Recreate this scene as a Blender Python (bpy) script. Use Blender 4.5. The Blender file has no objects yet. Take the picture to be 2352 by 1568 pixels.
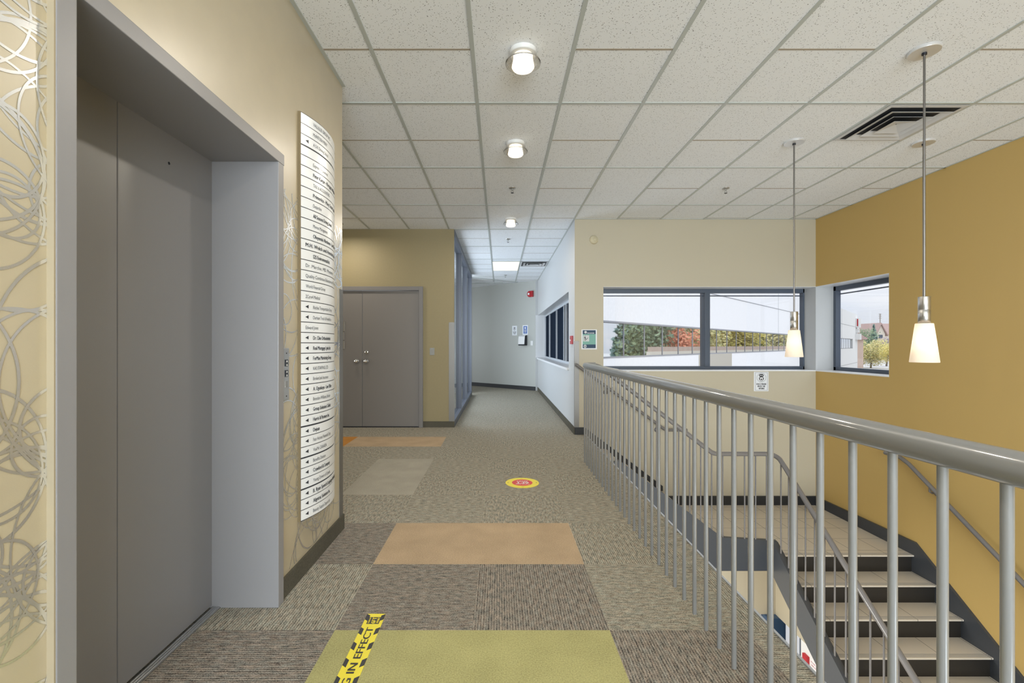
import bpy, bmesh, math, random
from mathutils import Vector, Matrix

C = bpy.context.scene.collection
PI = math.pi

# ------------------------------------------------------------------ camera
FPX, VPX, HORY = 1048.0, 1147.0, 792.0      # focal length and vanishing point for a 2352 x 1568 frame
W, H = 2352.0, 1568.0
HC = 1.262                                   # eye height above the carpet
ZC = 3.04                                    # ceiling height
cam_data = bpy.data.cameras.new('camera')
cam_data.sensor_fit = 'HORIZONTAL'
cam_data.sensor_width = 36.0
cam_data.lens = 36.0 * FPX / W
cam_data.shift_x = -(VPX - W / 2) / W
cam_data.shift_y = (HORY - H / 2) / W
cam_data.clip_start = 0.05
cam_data.clip_end = 600
cam = bpy.data.objects.new('camera', cam_data)
cam.location = (0, 0, HC)
cam.rotation_euler = (PI / 2, 0, 0)
C.objects.link(cam)
bpy.context.scene.camera = cam

# ------------------------------------------------------------------ colour management, sampling
sc = bpy.context.scene
sc.view_settings.view_transform = 'Standard'
sc.view_settings.look = 'None'
sc.view_settings.gamma = 1.0
sc.view_settings.use_curve_mapping = False
sc.view_settings.exposure = 0.13
sc.cycles.use_denoising = True
sc.cycles.max_bounces = 8
sc.cycles.diffuse_bounces = 4
sc.cycles.glossy_bounces = 4
sc.cycles.transmission_bounces = 4
sc.cycles.transparent_max_bounces = 12
sc.cycles.caustics_reflective = False
sc.cycles.caustics_refractive = False
sc.cycles.sample_clamp_indirect = 6.0

# ------------------------------------------------------------------ sky: bright overcast, three times brighter overhead
world = bpy.data.worlds.new('overcast_sky')
sc.world = world
world.use_nodes = True
wn, wl = world.node_tree.nodes, world.node_tree.links
wn.clear()
w_out = wn.new('ShaderNodeOutputWorld')
w_bg = wn.new('ShaderNodeBackground')
w_geo = wn.new('ShaderNodeTexCoord')
w_sep = wn.new('ShaderNodeSeparateXYZ')
w_map = wn.new('ShaderNodeMapRange')
w_map.inputs['From Min'].default_value = 0.0
w_map.inputs['From Max'].default_value = 1.0
w_map.inputs['To Min'].default_value = 0.80
w_map.inputs['To Max'].default_value = 2.4
w_noise = wn.new('ShaderNodeTexNoise')
w_noise.inputs['Scale'].default_value = 3.2
w_noise.inputs['Detail'].default_value = 5
w_mapping = wn.new('ShaderNodeMapping')
w_mapping.inputs['Scale'].default_value = (1, 1, 4.5)
w_ramp = wn.new('ShaderNodeValToRGB')
w_ramp.color_ramp.elements[0].position = 0.35
w_ramp.color_ramp.elements[0].color = (0.80, 0.86, 0.95, 1)
w_ramp.color_ramp.elements[1].position = 0.62
w_ramp.color_ramp.elements[1].color = (1.0, 1.0, 1.0, 1)
wl.new(w_geo.outputs['Generated'], w_sep.inputs[0])
wl.new(w_sep.outputs['Z'], w_map.inputs['Value'])
wl.new(w_geo.outputs['Generated'], w_mapping.inputs['Vector'])
wl.new(w_mapping.outputs[0], w_noise.inputs['Vector'])
wl.new(w_noise.outputs['Fac'], w_ramp.inputs['Fac'])
wl.new(w_ramp.outputs['Color'], w_bg.inputs['Color'])
wl.new(w_map.outputs['Result'], w_bg.inputs['Strength'])
wl.new(w_bg.outputs[0], w_out.inputs[0])


def area_light(name, loc, rot, sx, sy, power, color, spread=PI):
    d = bpy.data.lights.new(name, 'AREA')
    d.shape = 'RECTANGLE'
    d.size, d.size_y = sx, sy
    d.energy = power
    d.color = color
    d.spread = spread
    o = bpy.data.objects.new(name, d)
    o.location = loc
    o.rotation_euler = rot
    C.objects.link(o)
    return o


# daylight entering by the glazing behind the camera (upper hall and lower lobby)
DAY = (0.83, 0.925, 1.0)
area_light('daylight_hall', (0.9, -4.12, 1.55), (PI / 2 + 0.12, 0, 0), 3.6, 2.6, 400, DAY)
area_light('daylight_lobby', (1.9, -4.05, -2.3), (PI / 2 + 0.55, 0, 0), 4.6, 2.6, 270, DAY)
area_light('daylight_side_hall', (-5.85, 5.0, 1.5), (PI / 2, 0, -PI / 2), 3.0, 2.4, 40, (1.0, 0.97, 0.92))
area_light('daylight_office', (-2.46, 9.4, 1.5), (PI / 2, 0, -PI / 2), 4.4, 2.4, 190, (0.80, 0.90, 1.0))
area_light('daylight_far_corridor', (-5.85, 14.6, 1.5), (PI / 2, 0, -PI / 2), 3.0, 2.4, 90, (0.86, 0.93, 1.0))

# ------------------------------------------------------------------ materials
def srgb(r, g, b):
    def f(c):
        c /= 255.0
        return c / 12.92 if c <= 0.04045 else ((c + 0.055) / 1.055) ** 2.4
    return (f(r), f(g), f(b), 1.0)


def lin(r, g, b):
    return (r, g, b, 1.0)


def new_mat(name):
    m = bpy.data.materials.new(name)
    m.use_nodes = True
    n, l = m.node_tree.nodes, m.node_tree.links
    b = n['Principled BSDF']
    return m, n, l, b


def pmat(name, col, rough=0.5, metal=0.0, spec=0.5, bump=0.0, bscale=200.0, vary=0.0, vscale=3.0, emit=0.0, ecol=None, coat=0.0):
    m, n, l, b = new_mat(name)
    b.inputs['Base Color'].default_value = col
    b.inputs['Roughness'].default_value = rough
    b.inputs['Metallic'].default_value = metal
    b.inputs['Specular IOR Level'].default_value = spec
    if coat:
        b.inputs['Coat Weight'].default_value = coat
        b.inputs['Coat Roughness'].default_value = 0.15
    if emit:
        b.inputs['Emission Color'].default_value = ecol or col
        b.inputs['Emission Strength'].default_value = emit
    tc = None
    if bump or vary:
        tc = n.new('ShaderNodeTexCoord')
    if vary:
        no = n.new('ShaderNodeTexNoise')
        no.inputs['Scale'].default_value = vscale
        no.inputs['Detail'].default_value = 6
        l.new(tc.outputs['Object'], no.inputs['Vector'])
        mx = n.new('ShaderNodeMix')
        mx.data_type = 'RGBA'
        mx.inputs['A'].default_value = tuple(c * (1 - vary) for c in col[:3]) + (1,)
        mx.inputs['B'].default_value = tuple(min(1, c * (1 + vary)) for c in col[:3]) + (1,)
        l.new(no.outputs['Fac'], mx.inputs['Factor'])
        l.new(mx.outputs['Result'], b.inputs['Base Color'])
    if bump:
        no2 = n.new('ShaderNodeTexNoise')
        no2.inputs['Scale'].default_value = bscale
        no2.inputs['Detail'].default_value = 3
        l.new(tc.outputs['Object'], no2.inputs['Vector'])
        bp = n.new('ShaderNodeBump')
        bp.inputs['Strength'].default_value = bump
        bp.inputs['Distance'].default_value = 0.002
        l.new(no2.outputs['Fac'], bp.inputs['Height'])
        l.new(bp.outputs[0], b.inputs['Normal'])
    return m


def carpet_mat(name, dark, light, along_y, tint=0.0):
    """Ribbed loop carpet: streaks run along Y or along X."""
    m, n, l, b = new_mat(name)
    b.inputs['Roughness'].default_value = 1.0
    b.inputs['Specular IOR Level'].default_value = 0.08
    tc = n.new('ShaderNodeTexCoord')
    mp = n.new('ShaderNodeMapping')
    mp.inputs['Scale'].default_value = (70, 22, 1) if along_y else (22, 70, 1)
    l.new(tc.outputs['Object'], mp.inputs['Vector'])
    n1 = n.new('ShaderNodeTexNoise')
    n1.inputs['Scale'].default_value = 1.0
    n1.inputs['Detail'].default_value = 2.5
    n1.inputs['Roughness'].default_value = 0.65
    l.new(mp.outputs[0], n1.inputs['Vector'])
    # the rows of loops
    wv = n.new('ShaderNodeTexWave')
    wv.bands_direction = 'X' if along_y else 'Y'
    wv.inputs['Scale'].default_value = 26.0
    wv.inputs['Distortion'].default_value = 1.1
    wv.inputs['Detail'].default_value = 2
    wv.inputs['Detail Scale'].default_value = 6.0
    l.new(tc.outputs['Object'], wv.inputs['Vector'])
    n2 = n.new('ShaderNodeTexNoise')
    n2.inputs['Scale'].default_value = 190.0
    n2.inputs['Detail'].default_value = 2
    l.new(tc.outputs['Object'], n2.inputs['Vector'])
    a1 = n.new('ShaderNodeMath'); a1.operation = 'MULTIPLY_ADD'
    a1.inputs[1].default_value = 0.30
    l.new(wv.outputs['Fac'], a1.inputs[0])
    l.new(n1.outputs['Fac'], a1.inputs[2])
    a2 = n.new('ShaderNodeMath'); a2.operation = 'MULTIPLY_ADD'
    a2.inputs[1].default_value = 1.15
    l.new(n2.outputs['Fac'], a2.inputs[0])
    l.new(a1.outputs[0], a2.inputs[2])
    rp = n.new('ShaderNodeValToRGB')
    e = rp.color_ramp.elements
    e[0].position, e[0].color = 0.72, dark
    e[1].position, e[1].color = 1.32, light
    e[1].position = 1.0
    mr = n.new('ShaderNodeMapRange')
    mr.inputs['From Min'].default_value = 0.80
    mr.inputs['From Max'].default_value = 1.64
    l.new(a2.outputs[0], mr.inputs['Value'])
    e[0].position = 0.05
    e[1].position = 0.95
    l.new(mr.outputs[0], rp.inputs['Fac'])
    # yarn colour drift: slate and rust yarns twisted in
    n3 = n.new('ShaderNodeTexNoise')
    n3.inputs['Scale'].default_value = 1.0
    mp3 = n.new('ShaderNodeMapping')
    mp3.inputs['Scale'].default_value = (60, 22, 1) if along_y else (22, 60, 1)
    l.new(tc.outputs['Object'], mp3.inputs['Vector'])
    l.new(mp3.outputs[0], n3.inputs['Vector'])
    rp3 = n.new('ShaderNodeValToRGB')
    q = rp3.color_ramp.elements
    q[0].position, q[0].color = 0.36, (0.88, 1.0, 1.02, 1)
    q[1].position, q[1].color = 0.64, (1.08, 0.98, 0.90, 1)
    l.new(n3.outputs['Fac'], rp3.inputs['Fac'])
    mx = n.new('ShaderNodeMix'); mx.data_type = 'RGBA'; mx.blend_type = 'MULTIPLY'
    mx.inputs['Factor'].default_value = 0.55
    l.new(rp.outputs['Color'], mx.inputs['A'])
    l.new(rp3.outputs['Color'], mx.inputs['B'])
    l.new(mx.outputs['Result'], b.inputs['Base Color'])
    bp = n.new('ShaderNodeBump')
    bp.inputs['Strength'].default_value = 0.5
    bp.inputs['Distance'].default_value = 0.004
    l.new(a2.outputs[0], bp.inputs['Height'])
    l.new(bp.outputs[0], b.inputs['Normal'])
    return m


def plain_carpet(name, col):
    m, n, l, b = new_mat(name)
    b.inputs['Roughness'].default_value = 1.0
    b.inputs['Specular IOR Level'].default_value = 0.05
    tc = n.new('ShaderNodeTexCoord')
    n1 = n.new('ShaderNodeTexNoise')
    n1.inputs['Scale'].default_value = 170
    n1.inputs['Detail'].default_value = 3
    l.new(tc.outputs['Object'], n1.inputs['Vector'])
    n2 = n.new('ShaderNodeTexNoise')
    n2.inputs['Scale'].default_value = 5
    l.new(tc.outputs['Object'], n2.inputs['Vector'])
    ad = n.new('ShaderNodeMath'); ad.operation = 'MULTIPLY_ADD'
    ad.inputs[1].default_value = 0.35
    l.new(n2.outputs['Fac'], ad.inputs[0])
    l.new(n1.outputs['Fac'], ad.inputs[2])
    rp = n.new('ShaderNodeValToRGB')
    e = rp.color_ramp.elements
    e[0].position, e[0].color = 0.42, tuple(c * 0.72 for c in col[:3]) + (1,)
    e[1].position, e[1].color = 0.92, tuple(c * 1.22 for c in col[:3]) + (1,)
    l.new(ad.outputs[0], rp.inputs['Fac'])
    l.new(rp.outputs['Color'], b.inputs['Base Color'])
    bp = n.new('ShaderNodeBump')
    bp.inputs['Strength'].default_value = 0.4
    bp.inputs['Distance'].default_value = 0.003
    l.new(n1.outputs['Fac'], bp.inputs['Height'])
    l.new(bp.outputs[0], b.inputs['Normal'])
    return m


def ceiling_tile_mat():
    m, n, l, b = new_mat('fissured_ceiling_tile')
    b.inputs['Roughness'].default_value = 0.95
    b.inputs['Specular IOR Level'].default_value = 0.1
    tc = n.new('ShaderNodeTexCoord')
    no = n.new('ShaderNodeTexNoise')
    no.inputs['Scale'].default_value = 60
    l.new(tc.outputs['Object'], no.inputs['Vector'])
    mixv = n.new('ShaderNodeVectorMath'); mixv.operation = 'MULTIPLY_ADD'
    l.new(no.outputs['Color'], mixv.inputs[0])
    mixv.inputs[1].default_value = (0.018, 0.018, 0.0)
    l.new(tc.outputs['Object'], mixv.inputs[2])
    vo = n.new('ShaderNodeTexVoronoi')
    vo.inputs['Scale'].default_value = 105
    l.new(mixv.outputs[0], vo.inputs['Vector'])
    lt = n.new('ShaderNodeMapRange')
    lt.inputs['From Min'].default_value = 0.14
    lt.inputs['From Max'].default_value = 0.30
    l.new(vo.outputs['Distance'], lt.inputs['Value'])
    sp = n.new('ShaderNodeSeparateColor')
    l.new(vo.outputs['Color'], sp.inputs[0])
    gt = n.new('ShaderNodeMath'); gt.operation = 'GREATER_THAN'
    gt.inputs[1].default_value = 0.55
    l.new(sp.outputs[0], gt.inputs[0])
    mx0 = n.new('ShaderNodeMath'); mx0.operation = 'MAXIMUM'
    l.new(lt.outputs[0], mx0.inputs[0])
    l.new(gt.outputs[0], mx0.inputs[1])
    n2 = n.new('ShaderNodeTexNoise')
    n2.inputs['Scale'].default_value = 300
    l.new(tc.outputs['Object'], n2.inputs['Vector'])
    base = n.new('ShaderNodeMix'); base.data_type = 'RGBA'
    base.inputs['A'].default_value = (0.76, 0.785, 0.81, 1)
    base.inputs['B'].default_value = (0.90, 0.92, 0.945, 1)
    l.new(n2.outputs['Fac'], base.inputs['Factor'])
    mx = n.new('ShaderNodeMix'); mx.data_type = 'RGBA'
    mx.inputs['A'].default_value = (0.17, 0.17, 0.17, 1)
    l.new(mx0.outputs[0], mx.inputs['Factor'])
    l.new(base.outputs['Result'], mx.inputs['B'])
    l.new(mx.outputs['Result'], b.inputs['Base Color'])
    return m


def glass_mat(name, tint=(0.97, 0.98, 1.0), refl=1.0, rough=0.0):
    """Thin pane: see-through plus a Fresnel mirror coat."""
    m = bpy.data.materials.new(name)
    m.use_nodes = True
    n, l = m.node_tree.nodes, m.node_tree.links
    n.clear()
    out = n.new('ShaderNodeOutputMaterial')
    tr = n.new('ShaderNodeBsdfTransparent')
    tr.inputs[0].default_value = tint + (1,)
    gl = n.new('ShaderNodeBsdfGlossy')
    gl.inputs['Roughness'].default_value = rough
    lw_ = n.new('ShaderNodeLayerWeight')
    lw_.inputs[0].default_value = 0.5
    pw = n.new('ShaderNodeMath'); pw.operation = 'POWER'; pw.inputs[1].default_value = 5.0
    l.new(lw_.outputs['Facing'], pw.inputs[0])
    mu = n.new('ShaderNodeMath'); mu.operation = 'MULTIPLY_ADD'
    mu.inputs[1].default_value = 0.92 * refl
    mu.inputs[2].default_value = 0.04 * refl
    l.new(pw.outputs[0], mu.inputs[0])
    mu.use_clamp = True
    mx = n.new('ShaderNodeMixShader')
    l.new(mu.outputs[0], mx.inputs[0])
    l.new(tr.outputs[0], mx.inputs[1])
    l.new(gl.outputs[0], mx.inputs[2])
    l.new(mx.outputs[0], out.inputs[0])
    return m


def shade_mat(name, col, emit):
    """Opal glass: translucent, lit by its own bulb."""
    m = bpy.data.materials.new(name)
    m.use_nodes = True
    n, l = m.node_tree.nodes, m.node_tree.links
    n.clear()
    out = n.new('ShaderNodeOutputMaterial')
    tr = n.new('ShaderNodeBsdfTranslucent'); tr.inputs[0].default_value = col
    df = n.new('ShaderNodeBsdfDiffuse'); df.inputs[0].default_value = col
    mx = n.new('ShaderNodeMixShader'); mx.inputs[0].default_value = 0.55
    em = n.new('ShaderNodeEmission'); em.inputs[0].default_value = (1.0, 0.88, 0.72, 1); em.inputs[1].default_value = emit
    ad = n.new('ShaderNodeAddShader')
    l.new(df.outputs[0], mx.inputs[1]); l.new(tr.outputs[0], mx.inputs[2])
    l.new(mx.outputs[0], ad.inputs[0]); l.new(em.outputs[0], ad.inputs[1])
    l.new(ad.outputs[0], out.inputs[0])
    return m


def tile_mat(name, col, joint, sx, sy, ox=0.0, oy=0.0):
    """Glazed floor tile with thin dark joints."""
    m, n, l, b = new_mat(name)
    b.inputs['Roughness'].default_value = 0.35
    tc = n.new('ShaderNodeTexCoord')
    sp = n.new('ShaderNodeSeparateXYZ')
    l.new(tc.outputs['Object'], sp.inputs[0])
    masks = []
    for ax, s, o in (('X', sx, ox), ('Y', sy, oy)):
        if not s:
            continue
        ad = n.new('ShaderNodeMath'); ad.operation = 'ADD'; ad.inputs[1].default_value = o + 100 * s
        l.new(sp.outputs[ax], ad.inputs[0])
        md = n.new('ShaderNodeMath'); md.operation = 'MODULO'; md.inputs[1].default_value = s
        l.new(ad.outputs[0], md.inputs[0])
        lt = n.new('ShaderNodeMath'); lt.operation = 'LESS_THAN'; lt.inputs[1].default_value = 0.005
        l.new(md.outputs[0], lt.inputs[0])
        masks.append(lt.outputs[0])
    msk = masks[0]
    if len(masks) > 1:
        mm = n.new('ShaderNodeMath'); mm.operation = 'MAXIMUM'
        l.new(masks[0], mm.inputs[0]); l.new(masks[1], mm.inputs[1])
        msk = mm.outputs[0]
    mx = n.new('ShaderNodeMix'); mx.data_type = 'RGBA'
    mx.inputs['A'].default_value = col
    mx.inputs['B'].default_value = joint
    l.new(msk, mx.inputs['Factor'])
    l.new(mx.outputs['Result'], b.inputs['Base Color'])
    return m


def foliage_mat(name, c1, c2):
    m, n, l, b = new_mat(name)
    b.inputs['Roughness'].default_value = 0.7
    tc = n.new('ShaderNodeTexCoord')
    no = n.new('ShaderNodeTexNoise'); no.inputs['Scale'].default_value = 2.2; no.inputs['Detail'].default_value = 4
    l.new(tc.outputs['Object'], no.inputs['Vector'])
    rp = n.new('ShaderNodeValToRGB')
    e = rp.color_ramp.elements
    e[0].position, e[0].color = 0.38, c1
    e[1].position, e[1].color = 0.62, c2
    l.new(no.outputs['Fac'], rp.inputs['Fac'])
    l.new(rp.outputs[0], b.inputs['Base Color'])
    return m


M = {}
M['tile'] = ceiling_tile_mat()
M['tbar'] = pmat('ceiling_grid_white', lin(0.47, 0.50, 0.48), 0.3)
M['groove'] = pmat('ceiling_groove', lin(0.36, 0.31, 0.245), 0.9)
M['cream'] = pmat('cream_wall_paint', lin(0.50, 0.45, 0.34), 0.55, bump=0.08, bscale=350)
M['yellow'] = pmat('ochre_wall_paint', lin(0.53, 0.36, 0.122), 0.5, bump=0.08, bscale=350)
M['cool'] = pmat('pale_grey_wall_paint', lin(0.52, 0.53, 0.53), 0.45, bump=0.06, bscale=350)
M['white_wall'] = pmat('white_wall_paint', lin(0.78, 0.79, 0.80), 0.45, bump=0.05, bscale=350)
M['endwall'] = pmat('grey_green_wall_paint', lin(0.44, 0.45, 0.42), 0.45, bump=0.05, bscale=350)
M['tan'] = pmat('tan_wallcovering', lin(0.29, 0.24, 0.13), 0.6, bump=0.25, bscale=500, vary=0.06, vscale=40)
M['paper'] = pmat('beige_wallpaper', lin(0.50, 0.43, 0.29), 0.40, bump=0.10, bscale=420, vary=0.08, vscale=9, coat=1.0)
M['paper'].node_tree.nodes['Principled BSDF'].inputs['Coat IOR'].default_value = 2.0
M['paper'].node_tree.nodes['Principled BSDF'].inputs['Coat Roughness'].default_value = 0.32
M['paper_edge'] = pmat('beige_wallpaper_edge', lin(0.36, 0.30, 0.20), 0.6)
M['canopy'] = pmat('satin_silver_canopy', lin(0.70, 0.70, 0.70), 0.3, metal=0.5)
M['foil'] = pmat('silver_foil_print', lin(0.86, 0.87, 0.88), 0.24, metal=0.9)
M['frame_grey'] = pmat('satin_grey_enamel', lin(0.265, 0.26, 0.265), 0.38, bump=0.05, bscale=300)
M['leaf_grey'] = pmat('elevator_door_enamel', lin(0.225, 0.222, 0.232), 0.32, bump=0.08, bscale=260)
M['door_grey'] = pmat('door_grey_paint', lin(0.20, 0.185, 0.172), 0.45, bump=0.05, bscale=300)
M['door_frame'] = pmat('door_frame_grey_paint', lin(0.19, 0.18, 0.175), 0.45)
M['rail'] = pmat('rail_grey_gloss_paint', lin(0.215, 0.218, 0.218), 0.30, bump=0.03, bscale=150, coat=0.8)
M['rail'].node_tree.nodes['Principled BSDF'].inputs['Coat Roughness'].default_value = 0.07
M['rail_dark'] = pmat('stair_rail_grey_gloss_paint', lin(0.165, 0.155, 0.15), 0.25)
M['stringer'] = pmat('charcoal_steel_paint', lin(0.045, 0.049, 0.056), 0.42)
M['black_base'] = pmat('black_vinyl_base', lin(0.018, 0.019, 0.021), 0.5)
M['riser'] = pmat('dark_brown_riser', lin(0.015, 0.012, 0.009), 0.5)
M['steptile'] = tile_mat('beige_stair_tile', lin(0.62, 0.555, 0.46), lin(0.08, 0.07, 0.06), 0.305, 0.305, 0.1, 0.18)
M['treadtile'] = tile_mat('beige_tread_tile', lin(0.62, 0.555, 0.46), lin(0.08, 0.07, 0.06), 0.42, 0, 0.2)
M['mullion_bright'] = pmat('bright_aluminium', lin(0.55, 0.58, 0.62), 0.35, metal=0.2)
M['steel'] = pmat('brushed_stainless', lin(0.62, 0.62, 0.62), 0.32, metal=1.0)
M['guard'] = pmat('dull_stainless_guard', lin(0.20, 0.19, 0.175), 0.40, metal=0.6)
M['rod'] = pmat('dark_nickel_rod', lin(0.22, 0.21, 0.20), 0.35, metal=0.9)
M['plate_grey'] = pmat('grey_steel_plate', lin(0.27, 0.27, 0.25), 0.4)
M['nickel'] = pmat('satin_nickel', lin(0.50, 0.49, 0.47), 0.36, metal=1.0)
M['chrome'] = pmat('polished_chrome', lin(0.75, 0.75, 0.75), 0.1, metal=1.0)
M['alu'] = pmat('clear_aluminium', lin(0.105, 0.115, 0.14), 0.38, metal=0.2)
M['navy'] = pmat('dark_blue_grey_window_frame', lin(0.075, 0.095, 0.13), 0.4)
M['navy2'] = pmat('navy_post_paint', lin(0.03, 0.07, 0.14), 0.4)
M['sill_white'] = pmat('white_sill', lin(0.80, 0.81, 0.82), 0.3)
M['glass'] = glass_mat('window_glass')
M['dark_glass'] = pmat('dark_office_glass', lin(0.016, 0.022, 0.034), 0.6, spec=0.0)
M['plaque'] = pmat('silver_plaque', lin(0.84, 0.86, 0.88), 0.30, metal=0.15)
M['ink'] = pmat('charcoal_lettering', lin(0.03, 0.035, 0.045), 0.5)
M['ink_black'] = pmat('black_print', lin(0.012, 0.012, 0.014), 0.5)
M['bronze'] = pmat('bronze_sign_edge', lin(0.20, 0.15, 0.08), 0.5)
M['black'] = pmat('black_plastic', lin(0.012, 0.014, 0.02), 0.35)
M['white'] = pmat('white_plastic', lin(0.78, 0.78, 0.77), 0.35)
M['paper_white'] = pmat('white_paper', lin(0.78, 0.80, 0.83), 0.6)
M['beige_plastic'] = pmat('beige_plastic', lin(0.60, 0.54, 0.38), 0.45)
M['red'] = pmat('red_enamel', lin(0.45, 0.012, 0.02), 0.35)
M['teal'] = pmat('teal_print', lin(0.20, 0.42, 0.36), 0.6)
M['navy_print'] = pmat('navy_print', lin(0.02, 0.055, 0.11), 0.6)
M['blue_print'] = pmat('blue_print', lin(0.07, 0.15, 0.42), 0.6)
M['grey_print'] = pmat('pale_grey_print', lin(0.6, 0.62, 0.63), 0.6)
M['yellow_tape'] = pmat('yellow_floor_vinyl', lin(0.88, 0.74, 0.06), 0.5)
M['tape_black'] = pmat('charcoal_floor_vinyl', lin(0.04, 0.04, 0.045), 0.5)
M['red_vinyl'] = pmat('red_floor_vinyl', lin(0.72, 0.06, 0.055), 0.5)
M['white_vinyl'] = pmat('white_floor_vinyl', lin(0.85, 0.85, 0.83), 0.5)
M['opal'] = shade_mat('opal_glass_shade', (0.86, 0.80, 0.72, 1), 0.14)
M['diffuser'] = pmat('lit_opal_diffuser', lin(0.9, 0.85, 0.75), 0.4, emit=1.3, ecol=(1.0, 0.91, 0.76, 1))
M['clear_glass'] = glass_mat('clear_glass_bell', (0.93, 0.92, 0.90), 1.6, 0.05)
M['lens'] = pmat('lit_troffer_lens', lin(0.9, 0.85, 0.75), 0.5, emit=0.86, ecol=(1.0, 0.89, 0.70, 1))
M['vent'] = pmat('vent_white_steel', lin(0.55, 0.55, 0.55), 0.35)
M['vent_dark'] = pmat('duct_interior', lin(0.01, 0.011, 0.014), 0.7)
M['edge_trim'] = pmat('slab_edge_metal', lin(0.50, 0.53, 0.58), 0.35, metal=0.4)
M['lobby_floor'] = tile_mat('lobby_floor_tile', lin(0.45, 0.42, 0.38), lin(0.2, 0.18, 0.16), 0.6, 0.6)
# carpet
dk, lt = lin(0.068, 0.063, 0.053), lin(0.55, 0.50, 0.405)
dk2, lt2 = lin(0.042, 0.038, 0.036), lin(0.43, 0.375, 0.315)
M['carpet_y'] = carpet_mat('ribbed_carpet_lengthwise', dk, lt, True)
M['carpet_x'] = carpet_mat('ribbed_carpet_crosswise', dk, lt, False)
M['carpet_dy'] = carpet_mat('dark_ribbed_carpet_lengthwise', dk2, lt2, True)
M['carpet_dx'] = carpet_mat('dark_ribbed_carpet_crosswise', dk2, lt2, False)
M['carpet_tan'] = plain_carpet('tan_carpet', lin(0.46, 0.34, 0.22))
M['carpet_olive'] = plain_carpet('olive_carpet', lin(0.42, 0.39, 0.175))
M['carpet_grey'] = plain_carpet('taupe_carpet', lin(0.38, 0.35, 0.285))
M['carpet_orange'] = plain_carpet('orange_carpet', lin(0.50, 0.23, 0.06))
M['carpet_base'] = plain_carpet('carpet_base_strip', lin(0.105, 0.097, 0.075))
# outdoors
M['facade'] = pmat('white_precast_concrete', lin(0.82, 0.83, 0.85), 0.8, vary=0.07, vscale=14)
M['facade_joint'] = pmat('facade_joint', lin(0.30, 0.31, 0.34), 0.8)
M['mirror_glass'] = pmat('reflective_office_glass', lin(0.80, 0.84, 0.88), 0.02, metal=1.0)
M['asphalt'] = pmat('pale_asphalt', lin(0.55, 0.54, 0.52), 0.9, vary=0.1, vscale=0.3)
M['brick'] = pmat('pale_brick', lin(0.52, 0.40, 0.33), 0.85, vary=0.15, vscale=3)
M['roof'] = pmat('pink_grey_shingles', lin(0.42, 0.30, 0.27), 0.9, vary=0.1, vscale=6)
M['house_wall'] = pmat('cream_stucco', lin(0.70, 0.64, 0.54), 0.9)
M['bark'] = pmat('grey_bark', lin(0.16, 0.12, 0.09), 0.9)
M['pole_wood'] = pmat('weathered_pole', lin(0.30, 0.27, 0.24), 0.9)
M['wire'] = pmat('overhead_wire', lin(0.70, 0.72, 0.75), 0.8)
M['f_green'] = foliage_mat('dark_green_leaves', lin(0.13, 0.21, 0.13), lin(0.34, 0.42, 0.24))
M['f_pine'] = foliage_mat('blue_green_needles', lin(0.12, 0.21, 0.19), lin(0.30, 0.40, 0.34))
M['f_yellow'] = foliage_mat('yellow_autumn_leaves', lin(0.55, 0.50, 0.14), lin(0.85, 0.72, 0.26))
M['f_red'] = foliage_mat('orange_red_autumn_leaves', lin(0.62, 0.19, 0.09), lin(0.85, 0.40, 0.24))
M['f_mixed'] = foliage_mat('yellow_green_turning_leaves', lin(0.45, 0.48, 0.20), lin(0.85, 0.70, 0.34))
M['f_purple'] = foliage_mat('purple_plum_leaves', lin(0.24, 0.19, 0.25), lin(0.42, 0.35, 0.42))


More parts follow.
